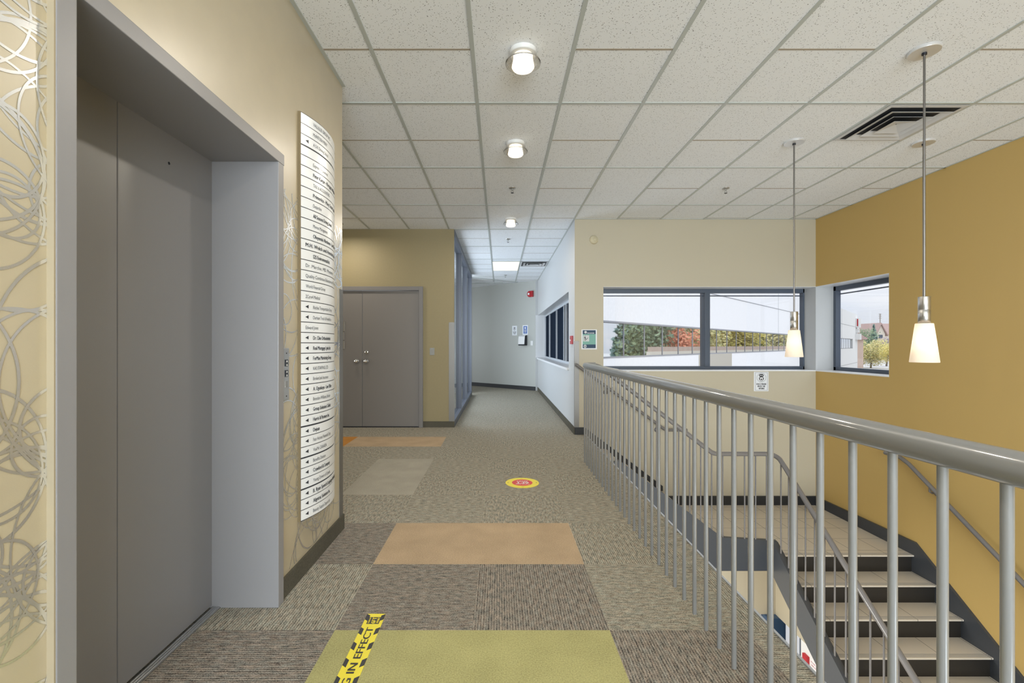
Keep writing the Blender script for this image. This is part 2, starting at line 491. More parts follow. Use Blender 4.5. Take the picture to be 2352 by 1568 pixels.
# ------------------------------------------------------------------ mesh builder
class MB:
    """Collects shapes and links them as ONE mesh object."""
    def __init__(self):
        self.v, self.f, self.mi, self.sm = [], [], [], []

    def add(self, verts, faces, mi=0, smooth=False):
        o = len(self.v)
        self.v += [tuple(p) for p in verts]
        for f in faces:
            self.f.append([i + o for i in f]); self.mi.append(mi); self.sm.append(smooth)
        return self

    def box(self, x0, x1, y0, y1, z0, z1, mi=0):
        v = [(x0, y0, z0), (x1, y0, z0), (x1, y1, z0), (x0, y1, z0), (x0, y0, z1), (x1, y0, z1), (x1, y1, z1), (x0, y1, z1)]
        return self.add(v, [(0, 3, 2, 1), (4, 5, 6, 7), (0, 1, 5, 4), (1, 2, 6, 5), (2, 3, 7, 6), (3, 0, 4, 7)], mi)

    def bbox(self, x0, x1, y0, y1, z0, z1, r=0.003, mi=0):
        """Box with chamfered edges."""
        bm = bmesh.new()
        bmesh.ops.create_cube(bm, size=1.0)
        for p in bm.verts:
            p.co = Vector((x0 + (p.co.x + .5) * (x1 - x0), y0 + (p.co.y + .5) * (y1 - y0), z0 + (p.co.z + .5) * (z1 - z0)))
        bmesh.ops.bevel(bm, geom=bm.edges[:], offset=r, segments=2, affect='EDGES', profile=0.6)
        self.from_bm(bm, mi)
        return self

    def from_bm(self, bm, mi=0, smooth=False):
        bm.verts.index_update()
        self.add([p.co[:] for p in bm.verts], [[q.index for q in f.verts] for f in bm.faces], mi, smooth)
        bm.free()

    def prism(self, poly, axis, a, b, mi=0):
        """Polygon extruded along an axis: poly holds the two other coordinates in XYZ order."""
        def put(p, t):
            if axis == 'X': return (t, p[0], p[1])
            if axis == 'Y': return (p[0], t, p[1])
            return (p[0], p[1], t)
        n = len(poly)
        v = [put(p, a) for p in poly] + [put(p, b) for p in poly]
        fs = [list(range(n)), list(range(2 * n - 1, n - 1, -1))]
        for i in range(n):
            j = (i + 1) % n
            fs.append([i, i + n, j + n, j])
        return self.add(v, fs, mi)

    def tube(self, pts, r, seg=12, mi=0, cap=True, radii=None):
        pts = [Vector(p) for p in pts]
        rings = []
        up = None
        for i, p in enumerate(pts):
            if i == 0: d = (pts[1] - p)
            elif i == len(pts) - 1: d = (p - pts[-2])
            else: d = (pts[i + 1] - p).normalized() + (p - pts[i - 1]).normalized()
            d.normalize()
            if up is None:
                up = Vector((0, 0, 1)) if abs(d.z) < 0.9 else Vector((1, 0, 0))
            s = d.cross(up).normalized()
            up = s.cross(d).normalized()
            rr = radii[i] if radii else r
            # keep the tube's thickness through a bend
            k = 1.0
            if 0 < i < len(pts) - 1:
                c = (pts[i + 1] - p).normalized().dot((p - pts[i - 1]).normalized())
                k = 1.0 / max(0.5, math.sqrt((1 + c) / 2))
            rings.append([p + (s * math.cos(t) + up * math.sin(t)) * rr * (k if False else 1.0)
                          for t in [2 * PI * q / seg for q in range(seg)]])
        v = [q for ring in rings for q in ring]
        fs = []
        for i in range(len(rings) - 1):
            for q in range(seg):
                a, b_ = i * seg + q, i * seg + (q + 1) % seg
                fs.append([a, b_, b_ + seg, a + seg])
        self.add(v, fs, mi, True)
        if cap:
            o = len(v)
            self.add(rings[0], [list(range(seg))[::-1]], mi)
            self.add(rings[-1], [list(range(seg))], mi)
        return self

    def lathe(self, prof, cx, cy, seg=32, mi=0, axis='Z', cz=0.0, smooth=True):
        """Profile of (radius, height) turned about a line through (cx, cy) (axis Z) or along Y / X."""
        v, fs = [], []
        for (r, h) in prof:
            for q in range(seg):
                t = 2 * PI * q / seg
                if axis == 'Z': v.append((cx + r * math.cos(t), cy + r * math.sin(t), h))
                elif axis == 'Y': v.append((cx + r * math.cos(t), h, cy + r * math.sin(t)))
                else: v.append((h, cx + r * math.cos(t), cy + r * math.sin(t)))
        for i in range(len(prof) - 1):
            for q in range(seg):
                a, b_ = i * seg + q, i * seg + (q + 1) % seg
                fs.append([a, b_, b_ + seg, a + seg])
        return self.add(v, fs, mi, smooth)

    def build(self, name, mats, parent=None, loc=None, fix=True):
        me = bpy.data.meshes.new(name)
        v = self.v
        if loc is not None:
            L = Vector(loc)
            v = [tuple(Vector(p) - L) for p in v]
        me.from_pydata(v, [], self.f)
        if not isinstance(mats, (list, tuple)): mats = [mats]
        for m in mats: me.materials.append(m)
        me.polygons.foreach_set('material_index', self.mi)
        me.polygons.foreach_set('use_smooth', self.sm)
        if fix:
            bm = bmesh.new(); bm.from_mesh(me)
            bmesh.ops.recalc_face_normals(bm, faces=bm.faces[:])
            bm.to_mesh(me); bm.free()
        me.update()
        o = bpy.data.objects.new(name, me)
        C.objects.link(o)
        if loc is not None: o.location = loc
        if parent is not None:
            o.parent = parent
            pw = parent_world(parent)
            o.location = Vector(o.location) - pw if loc is not None else -pw
        return o


def parent_world(p):
    w = Vector((0, 0, 0))
    while p is not None:
        w += Vector(p.location)
        p = p.parent
    return w


def tag(o, label, cat, group=None, kind=None):
    o['label'] = label
    o['category'] = cat
    if group: o['group'] = group
    if kind: o['kind'] = kind
    return o


def struct(o, label=None):
    o['kind'] = 'structure'
    if label: o['label'] = label
    return o


def empty(name, loc, label=None, cat=None, group=None):
    o = bpy.data.objects.new(name, None)
    o.empty_display_size = 0.1
    o.location = loc
    C.objects.link(o)
    if label: tag(o, label, cat, group)
    return o


def dup(root, loc, label, group=None):
    """A copy of a thing with copies of its parts and their parts (and lamps)."""
    r = root.copy(); C.objects.link(r); r.location = loc
    r['label'] = label
    if group: r['group'] = group
    for ch in list(root.children):
        c = ch.copy(); C.objects.link(c); c.parent = r
        for g in list(ch.children):
            d = g.copy(); C.objects.link(d); d.parent = c
    return r


def text_geo(s, height, width=None, bold=0.0, align='LEFT', spacing=1.0):
    """Flat letter outlines as (verts, faces): x runs along the line, y up; height is the capital height."""
    cu = bpy.data.curves.new('lettering', 'FONT')
    cu.body = s
    cu.size = 1.0
    cu.space_character = spacing
    cu.resolution_u = 3
    ob = bpy.data.objects.new('lettering', cu)
    me = bpy.data.meshes.new_from_object(ob)
    vs = [tuple(v.co) for v in me.vertices]
    fs = [list(p.vertices) for p in me.polygons]
    bpy.data.objects.remove(ob)
    bpy.data.meshes.remove(me)
    bpy.data.curves.remove(cu)
    if not vs: return [], []
    x0 = min(v[0] for v in vs); x1 = max(v[0] for v in vs)
    sy = height / 0.729
    sx = sy if width is None else width / (x1 - x0)
    off = x0 if align == 'LEFT' else (x0 + x1) / 2
    out = [((v[0] - off) * sx, v[1] * sy, 0.0) for v in vs]
    if not bold: return out, fs
    # heavier strokes: the same outlines set side by side
    n_, all_v, all_f = len(out), [], []
    for q in (-1, 0, 1):
        all_f += [[i + len(all_v) for i in f] for f in fs]
        all_v += [(a + q * bold * 1.3 * sy, b_, (q + 1) * 0.00015) for a, b_, _e in out]
    return all_v, all_f


# a pixel of the photograph on a plane
def on_floor(x, y, z=0.0):
    Y = (HC - z) * FPX / (y - HORY)
    return ((x - VPX) / FPX * Y, Y)


# ================================================================== STRUCTURE
XL, XR = -1.08, 4.47            # elevator wall, ochre wall
YW, YD = 6.447, 7.0             # window wall, double-door wall
XC = 1.064                      # right corridor wall
XE = 1.205                      # slab edge at the stair void
YB = -4.2                       # wall behind the camera
ZL = -3.9                       # lower floor
T = 0.608                       # carpet tile
TX0, TY0 = -0.728, 2.02

# ---- floor: carpet tiles laid checkerboard-wise
mats_floor = [M['carpet_y'], M['carpet_x'], M['carpet_dy'], M['carpet_dx'], M['carpet_tan'], M['carpet_olive'],
              M['carpet_grey'], M['carpet_orange'], M['white_wall']]
special = {(0, 1): 4, (1, 1): 4, (0, -1): 5, (1, -1): 5, (-1, 3): 6, (-1, 4): 6, (-1, 6): 4, (-2, 6): 4, (-3, 6): 7,
           (0, 0): 3, (1, 0): 2, (-1, -1): 3}
random.seed(4)
fl = MB()
def floor_cells(x0, x1, y0, y1):
    i0, i1 = math.floor((x0 - TX0) / T), math.ceil((x1 - TX0) / T)
    j0, j1 = math.floor((y0 - TY0) / T), math.ceil((y1 - TY0) / T)
    for i in range(i0, i1):
        for j in range(j0, j1):
            a, b_ = max(x0, TX0 + i * T), min(x1, TX0 + (i + 1) * T)
            c, d = max(y0, TY0 + j * T), min(y1, TY0 + (j + 1) * T)
            if b_ - a < 1e-5 or d - c < 1e-5: continue
            mi = special.get((i, j))
            if mi is None:
                mi = (0 if (i + j) % 2 else 1)
                if random.random() < 0.22 and j < 3: mi += 2
            fl.add([(a, c, 0), (b_, c, 0), (b_, d, 0), (a, d, 0)], [(0, 1, 2, 3)], mi)
floor_cells(-6.0, XE, YB, YW)
floor_cells(-6.0, XC, YW, 17.5)
floor_cells(XE, XR, YB, -1.2)
fl.box(-6.0, XE - 0.002, YB, YW, -0.35, -0.004, 8)
fl.box(-6.0, XC, YW, 17.5, -0.35, -0.004, 8)
fl.box(XE - 0.002, XR, YB, -1.202, -0.35, -0.004, 8)
struct(fl.build('floor', mats_floor, fix=False))
struct(MB().box(-6, XR + 0.4, YB, YW + .3, ZL - 0.2, ZL).build('floor_lower', M['lobby_floor']))

# metal edge of the slab
struct(MB().box(XE, XE + 0.012, -1.2, YW - 0.01, -0.36, 0.006).build('trim_slab_edge', M['edge_trim']))

# ---- ceiling with its grid
ce = MB()
def ceil_rect(x0, x1, y0, y1):
    ce.box(x0, x1, y0, y1, ZC, ZC + 0.12, 0)
ceil_rect(-6.0, XR + 0.3, YB, YW + 0.3)
ceil_rect(-6.0, XC + 0.4, YW + 0.3, 17.5)
CX0, CT, CY0, CL = -0.77, 0.608, 3.354, 1.218
def runner(x, y0, y1, w=0.024): ce.box(x - w / 2, x + w / 2, y0, y1, ZC - 0.006, ZC + 0.001, 1)
def cross(y, x0, x1, w=0.024): ce.box(x0, x1, y - w / 2, y + w / 2, ZC - 0.005, ZC + 0.001, 1)
for k in range(-8, 9):
    x = CX0 + k * CT
    if not -6 < x < XR: continue
    ymax = YW if x > XC else (12.9 - 0.0 * x if x > -0.7 else (YD if x > -6 else YD))
    if -0.7 < x <= XC: ymax = 12.8
    runner(x, YB, ymax)
for j in range(-6, 9):
    y = CY0 + j * CL
    if y < YB: continue
    if y < YW: cross(y, -6, XR)
    elif y < YD: cross(y, -6, XC)
    else: cross(y, -0.69, XC)
    ym = y + CL / 2
    for k in range(-8, 9):
        if k >= 1 and k % 2 == 1: continue
        x0, x1 = CX0 + k * CT + 0.012, CX0 + (k + 1) * CT - 0.012
        if x1 > XR: x1 = XR
        if ym > YW and x0 > XC - 0.1: continue
        if ym > YD and (x1 < -0.2 or x0 > XC): continue
        if x0 < -6 or x0 > XR: continue
        if ym > 13.0: continue
        if x1 > XC and ym > YW: x1 = XC
        ce.box(x0, x1, ym - 0.007, ym + 0.007, ZC - 0.0015, ZC + 0.001, 2)
# angled main tee where the corridor turns away
dA = (Vector((-0.88, 11.9, 0)), Vector((0.52, 13.2, 0)))
ce.tube([(-0.9, 11.8, ZC - 0.002), (0.52, 12.9, ZC - 0.002)], 0.012, 6, 1)
ce.tube([(-0.9, 13.2, ZC - 0.002), (0.1, 13.0, ZC - 0.002)], 0.012, 6, 1)
# wall angles
ce.box(XL, XL + 0.022, YB, 3.135, ZC - 0.006, ZC + 0.001, 1)
ce.box(XC, XR, YW - 0.018, YW, ZC - 0.005, ZC + 0.001, 1)
ce.box(XR - 0.018, XR, YB, YW, ZC - 0.005, ZC + 0.001, 1)
ce.box(XC - 0.018, XC, YW, 12.8, ZC - 0.005, ZC + 0.001, 1)
struct(ce.build('ceiling', [M['tile'], M['tbar'], M['groove']], fix=False))

# ---- elevator wall with foil-printed wallpaper
EY0, EY1, EZ = 1.092, 2.244, 2.196         # outside of the elevator frame
wl_ = MB()
TH = 0.42
wl_.box(XL - TH, XL, YB, EY0 + 0.01, 0, ZC)
wl_.box(XL - TH, XL, EY1 - 0.01, 3.135, 0, ZC)
wl_.box(XL - TH, XL, EY0 + 0.01, EY1 - 0.01, EZ - 0.01, ZC)
random.seed(21)
def ring(cy, cz, R, w, y0, y1, z0, z1):
    n = max(30, int(90 * math.sqrt(R / 0.2)))
    x = XL + 0.0006 + random.random() * 0.0008
    prev = None
    ecc = random.uniform(0.75, 1.3); rot = random.random() * PI
    for q in range(n + 1):
        t = 2 * PI * q / n
        def pt(r):
            a, b_ = r * math.cos(t), r * math.sin(t) * ecc
            return (cy + a * math.cos(rot) - b_ * math.sin(rot), cz + a * math.sin(rot) + b_ * math.cos(rot))
        p1, p2 = pt(R - w / 2), pt(R + w / 2)
        cur = (p1, p2)
        if prev is not None:
            pts = [prev[0], prev[1], cur[1], cur[0]]
            pts = [(min(max(p[0], y0), y1), min(max(p[1], z0), z1)) for p in pts]
            if max(p[0] for p in pts) - min(p[0] for p in pts) > 1e-4 and max(p[1] for p in pts) - min(p[1] for p in pts) > 1e-4 and min(p[0] for p in pts) < y1 - 1e-5:
                wl_.add([(x, p[0], p[1]) for p in pts], [(0, 1, 2, 3)], 1)
        prev = cur
def paper_zone(y0, y1, z0, z1, density):
    area = (y1 - y0 + 0.3) * (z1 - z0)
    for _ in range(int(area * density)):
        cy, cz = random.uniform(y0 - 0.15, y1 + 0.15), random.uniform(z0, z1)
        for _k in range(random.randint(5, 8)):      # loops tied together at one knot
            R = random.uniform(0.06, 0.25)
            th = random.random() * 2 * PI
            ring(cy + R * math.cos(th), cz + R * math.sin(th), R, 0.0062, y0, y1, z0, z1)
paper_zone(0.55, EY0 - 0.001, 0.11, ZC - 0.02, 9)
paper_zone(EY1 + 0.001, 3.133, 0.11, 2.05, 8)
struct(wl_.build('wall_left', [M['paper'], M['foil']], fix=False))

# ---- side hall and double-door wall
DX0, DX1, DZ = -2.979, -1.229, 2.097       # door leaves
FW = 0.06
wd = MB()
wd.box(-6.0, DX0 - FW + .01, YD, YD + 0.2, 0, ZC)
wd.box(DX1 + FW - .01, -0.80, YD, YD + 0.2, 0, ZC)
wd.box(-0.80, -0.695, YD, YD + 0.03, 0, ZC)
wd.box(DX0 - FW + .01, DX1 + FW - .01, YD, YD + 0.2, DZ + FW - .01, ZC)
struct(wd.build('wall_door_side', M['tan']))
struct(MB().box(-6.2, -6.0, YB, 17.5, 0, ZC).build('wall_far_left', M['cool']))
struct(MB().box(-6.0, XL - TH, 2.935, 3.135, 0, ZC).build('wall_side_hall', M['tan']))
struct(MB().box(-2.6, -2.5, YD + 0.2, 12.2, 0, ZC).build('wall_office', M['cool']))
struct(MB().box(-2.5, -0.82, 12.0, 12.2, 0, ZC).build('wall_office_end', M['cool']))

# ---- right corridor wall with the reception opening
NY0, NY1, NZ0, NZ1, ND = 7.01, 12.60, 0.905, 2.087, 0.20
wr = MB()
wr.box(XC, XC + 0.02, YW + 0.0006, YW + 0.3, 0, ZC)
wr.box(XC, XC + 0.3, YW + 0.3, NY0, 0, ZC)
wr.box(XC, XC + 0.3, NY0, NY1, 0, NZ0)
wr.box(XC, XC + 0.3, NY0, NY1, NZ1, ZC)
wr.box(1.0, XC + 0.36, NY1, 12.80, 0, ZC)
struct(wr.build('wall_corridor_right', M['cool']))

# ---- angled end wall
EA, EBp = Vector((1.00, 12.605)), Vector((-4.6, 17.35))
ed = (EBp - EA).normalized()
en = Vector((-ed.y, ed.x)) * 1.0
if en.y > 0: en = -en                      # faces the camera
we = MB()
we.prism([(EA.x, EA.y), (EBp.x, EBp.y), (EBp.x - en.x * .2, EBp.y - en.y * .2), (EA.x + .05, EA.y + .25)], 'Z', 0, ZC)
struct(we.build('wall_end', M['endwall']))
def end_pt(x):
    """Point of the end wall seen at picture column x."""
    k = (x - VPX) / FPX
    s = (k * EA.y - EA.x) / (ed.x - k * ed.y)
    return EA + ed * s

# ---- window wall (cream), opening runs to the corner
WX0, WZ0, WZ1, RD = 1.470, 0.905, 2.086, 0.30
ww = MB()
ww.box(XC + 0.0205, WX0, YW + 0.0006, YW + RD - .001, -0.4, ZC)
ww.box(XC + 0.0002, WX0, YW, YW + 0.0005, -0.4, ZC)
ww.box(WX0, XR, YW, YW + RD, WZ1, ZC)
ww.box(WX0, XR, YW, YW + RD, -0.4, WZ0 - 0.012)
ww.box(XC + 0.001, XR, YW, YW + RD, -2.54, -0.4)
ww.box(XC + 0.001, 1.9, YW, YW + RD, ZL, -2.54)
struct(ww.build('wall_window_side', M['cream']))
# corner pier between the two windows, painted like the reveals
struct(MB().box(XR, XR + 0.32, YW, YW + RD, WZ0, WZ1).build('wall_corner_pier', M['cool']))

# ---- ochre stair wall with its window
VY0, VY1 = 5.234, YW
wy = MB()
wy.box(XR, XR + 0.32, YB, VY0, ZL, ZC)
wy.box(XR, XR + 0.32, VY0, YW + RD, WZ1, ZC)
wy.box(XR, XR + 0.32, VY0, YW + RD, ZL, WZ0 - 0.012)
struct(wy.build('wall_right', M['yellow']))

# ---- wall behind the camera, with glazing upstairs and down
wb = MB()
wb.box(XL - TH, -0.95, YB - 0.2, YB, ZL, ZC)
wb.box(2.75, XR + .3, YB - 0.2, YB, 0, ZC)
wb.box(-0.95, 2.75, YB - 0.2, YB, -0.5, 0.15)
wb.box(-0.95, 2.75, YB - 0.2, YB, 2.95, ZC)
wb.box(2.75, XR + .3, YB - 0.2, YB, -0.5, 0)
wb.box(-6, -0.45, YB - 0.2, YB, ZL, -0.35)
wb.box(4.25, XR + .3, YB - 0.2, YB, ZL, -0.5)
wb.box(-0.45, 4.25, YB - 0.2, YB, -0.95, -0.5)
struct(wb.build('wall_behind', M['cool']))
struct(MB().box(-6.2, -6.0, YB, YW, ZL, -0.35).build('wall_lobby_left', M['cool']))

# ---- lower level under the landing: bulkhead, glazing, white wall
lw = MB()
lw.box(3.9, 4.0, 4.7, YW - 0.002, -2.54, -1.2, 0)
struct(lw.build('wall_bulkhead', M['cream']))
struct(MB().box(3.9, 4.0, 4.2, 5.9, ZL, -2.54).build('wall_lobby_white', M['white_wall']))

# ---- baseboards
bb = MB()
bb.box(XL, XL + 0.012, EY1, 3.1349, 0, 0.10)
bb.box(XL - TH, XL + 0.012, 3.135, 3.147, 0, 0.10)
bb.box(XL, XL + 0.012, YB, EY0, 0, 0.10)
struct(bb.build('baseboard_left', M['carpet_base']))
struct(MB().box(DX1 + FW, -0.688, YD - 0.012, YD, 0, 0.092).build('baseboard_door_side', M['carpet_base']))
struct(MB().box(XC - 0.012, XC, YW - 0.01, 12.62, 0, 0.10).build('baseboard_corridor', M['carpet_base']))
be = MB()
be.prism([(EA.x + en.x * .012, EA.y + en.y * .012), (EBp.x + en.x * .012, EBp.y + en.y * .012), (EBp.x, EBp.y), (EA.x, EA.y)], 'Z', 0, 0.11)
struct(be.build('baseboard_end', M['black_base']))

# ---- stainless corner guards
struct(MB().box(XL - 0.04, XL + 0.004, 3.075, 3.139, 0.10, 1.64).build('trim_corner_guard', M['guard']))
struct(MB().box(-0.775, -0.690, YD - 0.004, YD + 0.02, 0.092, 1.61).build('trim_hall_corner_guard', M['guard']))
struct(MB().box(XC - 0.004, XC + 0.062, YW - 0.004, YW + 0.03, 0.02, 1.317).build('trim_stair_corner_guard', M['guard']))

# ================================================================== ELEVATOR (door 1)
d1 = struct(empty('door_1', (XL, (EY0 + EY1) / 2, 0)), 'grey elevator doors recessed in a grey steel frame')
XF, IN0, IN1, IZ, XD = -1.06, 1.146, 2.190, 2.142, -1.38
fr = MB()
fr.bbox(XD - 0.05, XF, EY0 + 0.0, IN0, 0, IZ + 0.001, 0.003)
fr.bbox(XD - 0.05, XF, IN1, EY1, 0, IZ + 0.001, 0.003)
fr.build('frame', M['frame_grey'], d1)
fr = MB(); fr.bbox(XD - 0.05, XF + 0.001, EY0, EY1 + 0.004, IZ, EZ, 0.003)
fr.build('header', M['frame_grey'], d1)
ms = MB()
mid = 1.649
ms.bbox(XD - 0.03, XD, IN0 - 0.02, mid - 0.0015, 0.012, IZ + 0.02, 0.003)
ms.build('door_leaf', M['leaf_grey'], d1)
rl = MB().bbox(XD - 0.03, XD, mid + 0.0015, IN1 + 0.02, 0.012, IZ + 0.02, 0.003).build('door_leaf', M['leaf_grey'], d1)
_kz = HC + (792 - 375) / FPX * (1.38 * FPX / (VPX - 388))
_ky = 1.38 * FPX / (VPX - 388)
MB().lathe([(0.0, XD + 0.001), (0.006, XD + 0.001), (0.006, XD - 0.004)], _ky, _kz, 16, axis='X').build('key_hole', M['black'], rl)
sl = MB()
sl.box(XD - 0.001, XD + 0.042, IN0, IN1, 0, 0.006)
for q in range(3): sl.box(XD + 0.006 + q * 0.012, XD + 0.010 + q * 0.012, IN0, IN1, 0.006, 0.0085)
sl.build('sill', M['steel'], d1)
# wallpapered build-up beside the frame
struct(MB().box(XL, XF - 0.002, EY0 - 0.004, EY0, 0, EZ).build('trim_wallpaper_return', M['paper_edge']))

# ---- call panel
PY, PZ0, PZ1 = 2.29, HC - (918 - 792) / FPX * 2.31, HC - (799 - 792) / FPX * 2.31
cp = empty('elevator_call_panel', (XL, PY, PZ0), 'slim stainless elevator call panel beside the grey frame', 'call panel')
MB().bbox(XL, XL + 0.010, 2.262, 2.322, PZ0, PZ1, 0.002).build('plate', M['steel'], cp)
hh = PZ1 - PZ0
for fz in (0.715, 0.515):
    z = PZ0 + hh * fz
    b1 = MB().bbox(XL + 0.010, XL + 0.013, 2.277, 2.306, z - 0.017, z + 0.017, 0.001).build('button', M['black'], cp)
    m = MB()
    for dz in (0.008, -0.010):
        m.prism([(2.284, z + dz - 0.004), (2.300, z + dz - 0.004), (2.292, z + dz + 0.006)], 'X', XL + 0.013, XL + 0.0138)
    m.build('arrow', M['white'], b1)
z = PZ0 + hh * 0.31
MB().bbox(XL + 0.010, XL + 0.012, 2.277, 2.306, z - 0.016, z + 0.016, 0.001).build('key_switch', M['nickel'], cp)
for fz in (0.90, 0.08):
    z = PZ0 + hh * fz
    MB().lathe([(0.0, XL + 0.0122), (0.003, XL + 0.012), (0.0035, XL + 0.010)], 2.292, z, 12, axis='X').build('screw', M['black'], cp)

# ================================================================== DIRECTORY SIGN
SY0, SY1, SZ1, PITCH, NR = 2.452, 2.945, 2.515, 0.05642, 39
SAG = 0.056
def sign_x(y, d=0.0):
    u = (y - SY0) / (SY1 - SY0)
    return XL + 0.014 + d + SAG * 4 * u * (1 - u)
ds = empty('directory_sign', (XL, (SY0 + SY1) / 2, SZ1 - NR * PITCH), 'tall curved silver tenant directory beside the elevator call panel', 'sign')
N = 40
ys = [SY0 + (SY1 - SY0) * i / N for i in range(N + 1)]
bk = MB()
poly = [(sign_x(y, -0.003), y) for y in ys] + [(XL, SY1), (XL, SY0)]
bk.prism(poly, 'Z', SZ1 - NR * PITCH - 0.003, SZ1 + 0.003)
bk.build('backing', M['ink'], ds)
sd = MB()
sd.box(XL, XL + 0.0135, SY0 - 0.010, SY0 - 0.0005, SZ1 - NR * PITCH, SZ1)
sd.build('side_edge', M['bronze'], ds)
NAMES = ["VALLILLEE GROUP INC.", "McINTOSH PERRY", "<A S K Driving School", "", "Express Employment", "*Peter Kampe - Mortgage Intelligence",
         "TAX & ACCOUNTING", "*Primerica - Mary Susan Lyttle", "Desjardins", "*All Seasons Driving School", "Minroc Management",
         "*Oluyemisi Abrahams - Law Office", "*M.H. Welch and Associates, Inc.", "*S2S Environmental Inc.", "Dr. Marchie, MD. Physiatrist",
         "Quality Continous Education and Training", "World Financial Group", "2Care4 Medical", "<Ritchie Transportation Group",
         "<Durham Truck & Forklift Inc", "Edward Jones", "<*Dr. Chin Orthodontists", "<*Real Mortgage Lynks Inc", "<*ForMax Marketing Group",
         "<KAS STAFFING LTD", "<BrokerLink Insurance", "<*A. Ogunkoya - Law Office", "<Brandon Williams, Broker", "<*Group Solutions Collect",
         "<*Harris & Partners Inc.", "<*Dejean", "<Fast Access Financial Corp", "<VisaMe CANADA", "<Benefits Division", "<*Crawford & Company",
         "<Young Drivers of Canada", "<*B. Ryan Speech Language Pathology", "<*Aligntrac Solutions Inc.", "<Beauty Supply Depot Ltd"]
WIDE = {5: 0.39, 7: 0.38, 11: 0.39, 12: 0.46, 15: 0.47, 14: 0.38, 36: 0.40}
BIGROW = {3, 30, 33, 36}
for k, nm in enumerate(NAMES):
    z1 = SZ1 - k * PITCH - (0.0065 if k in BIGROW else 0.0022)
    z0 = SZ1 - (k + 1) * PITCH + 0.0022
    p = MB()
    poly = [(sign_x(y), y) for y in ys] + [(sign_x(y, -0.0025), y) for y in reversed(ys)]
    p.prism(poly, 'Z', z0, z1)
    po = p.build('name_plate', M['plaque'], ds)
    arrow = nm.startswith('<')
    s = nm.lstrip('<')
    bold = 0.016 if s.startswith('*') else 0.0
    s = s.lstrip('*')
    t = MB()
    zc = (z0 + z1) / 2
    if arrow:
        t.add([(sign_x(SY0 + 0.026, .0012), SY0 + 0.026, zc), (sign_x(SY0 + 0.048, .0012), SY0 + 0.048, zc + 0.010), (sign_x(SY0 + 0.048, .0012), SY0 + 0.048, zc - 0.010)], [(0, 1, 2)])
    else:
        t.add([(sign_x(SY1 - 0.018, .0012), SY1 - 0.018, zc), (sign_x(SY1 - 0.032, .0012), SY1 - 0.032, zc + 0.009), (sign_x(SY1 - 0.032, .0012), SY1 - 0.032, zc - 0.009)], [(0, 1, 2)])
    if s:
        hcap = 0.0215 if bold else 0.0195
        x0 = 0.082 if (arrow or k < 14) else 0.030
        if k in (12, 14, 15, 17, 20): x0 = 0.028
        vs, fs = text_geo(s, hcap, None, bold)
        wmax = max(v[0] for v in vs)
        lim = WIDE.get(k, min(wmax * 0.84, 0.33)) * 0.80
        f = lim / wmax
        t.add([(sign_x(SY0 + x0 + v[0] * f, 0.0013 + v[2]), SY0 + x0 + v[0] * f, zc - hcap / 2 + v[1]) for v in vs], fs)
    t.build('lettering', M['ink'], po, fix=False)

# ================================================================== DOUBLE DOOR (door 2)
d2 = struct(empty('door_2', ((DX0 + DX1) / 2, YD, 0)), 'pair of grey flush doors in the tan wall')
f = MB()
f.bbox(DX1, DX1 + FW, YD - 0.03, YD + 0.1, 0, DZ + FW, 0.003)
f.bbox(DX0 - FW, DX0, YD - 0.03, YD + 0.1, 0, DZ + FW, 0.003)
f.bbox(DX0, DX1, YD - 0.03, YD + 0.1, DZ, DZ + FW, 0.003)
f.build('frame', M['door_frame'], d2)
DSX = -2.104
lf = MB().bbox(DX0 + 0.003, DSX - 0.003, YD + 0.005, YD + 0.05, 0.012, DZ - 0.004, 0.002).build('door_leaf', M['door_grey'], d2)
rf = MB().bbox(DSX + 0.003, DX1 - 0.003, YD + 0.005, YD + 0.05, 0.012, DZ - 0.004, 0.002).build('door_leaf', M['door_grey'], d2)
def knob(x, z, parent, ball=True):
    y = YD + 0.005
    m = MB()
    if ball:
        m.lathe([(0.033, y), (0.033, y - 0.008), (0.014, y - 0.012), (0.013, y - 0.03), (0.026, y - 0.038), (0.030, y - 0.052), (0.024, y - 0.064), (0.0, y - 0.067)], x, z, 24, axis='Y')
        m.build('door_knob', M['chrome'], parent)
    else:
        m.lathe([(0.030, y), (0.029, y - 0.014), (0.024, y - 0.018), (0.0, y - 0.018)], x, z, 24, axis='Y')
        m.box(x - 0.003, x + 0.003, y - 0.0195, y - 0.018, z - 0.010, z + 0.010)
        m.build('deadbolt', M['chrome'], parent)
knob(DSX - 0.085, HC - 0.247, lf)
knob(DSX + 0.062, HC - 0.247, rf)
knob(DSX + 0.066, HC - 0.110, rf, False)
for (z0, z1, x1) in ((HC + 0.21, HC + 0.36, -2.37), (HC + 0.075, HC + 0.20, -2.378), (HC - 0.06, HC + 0.065, -2.375)):
    MB().bbox(x1 - 0.14, x1, YD - 0.004, YD + 0.005, z0, z1, 0.001).build('door_sign', M['steel'], lf)
MB().box(DX0, DX1, YD - 0.01, YD + 0.04, 0, 0.011).build('threshold', M['black'], d2)

sw = empty('switch_plate', (-1.03, YD, 1.13), 'small steel blank switch plate on tan wall by the double doors', 'wall plate')
MB().bbox(-1.068, -0.996, YD - 0.006, YD, 1.107, 1.218, 0.002).build('plate', M['plate_grey'], sw)
for z in (1.120, 1.205):
    MB().lathe([(0, YD - 0.0072), (0.003, YD - 0.007), (0.003, YD - 0.006)], -1.032, z, 10, axis='Y').build('screw', M['steel'], sw)

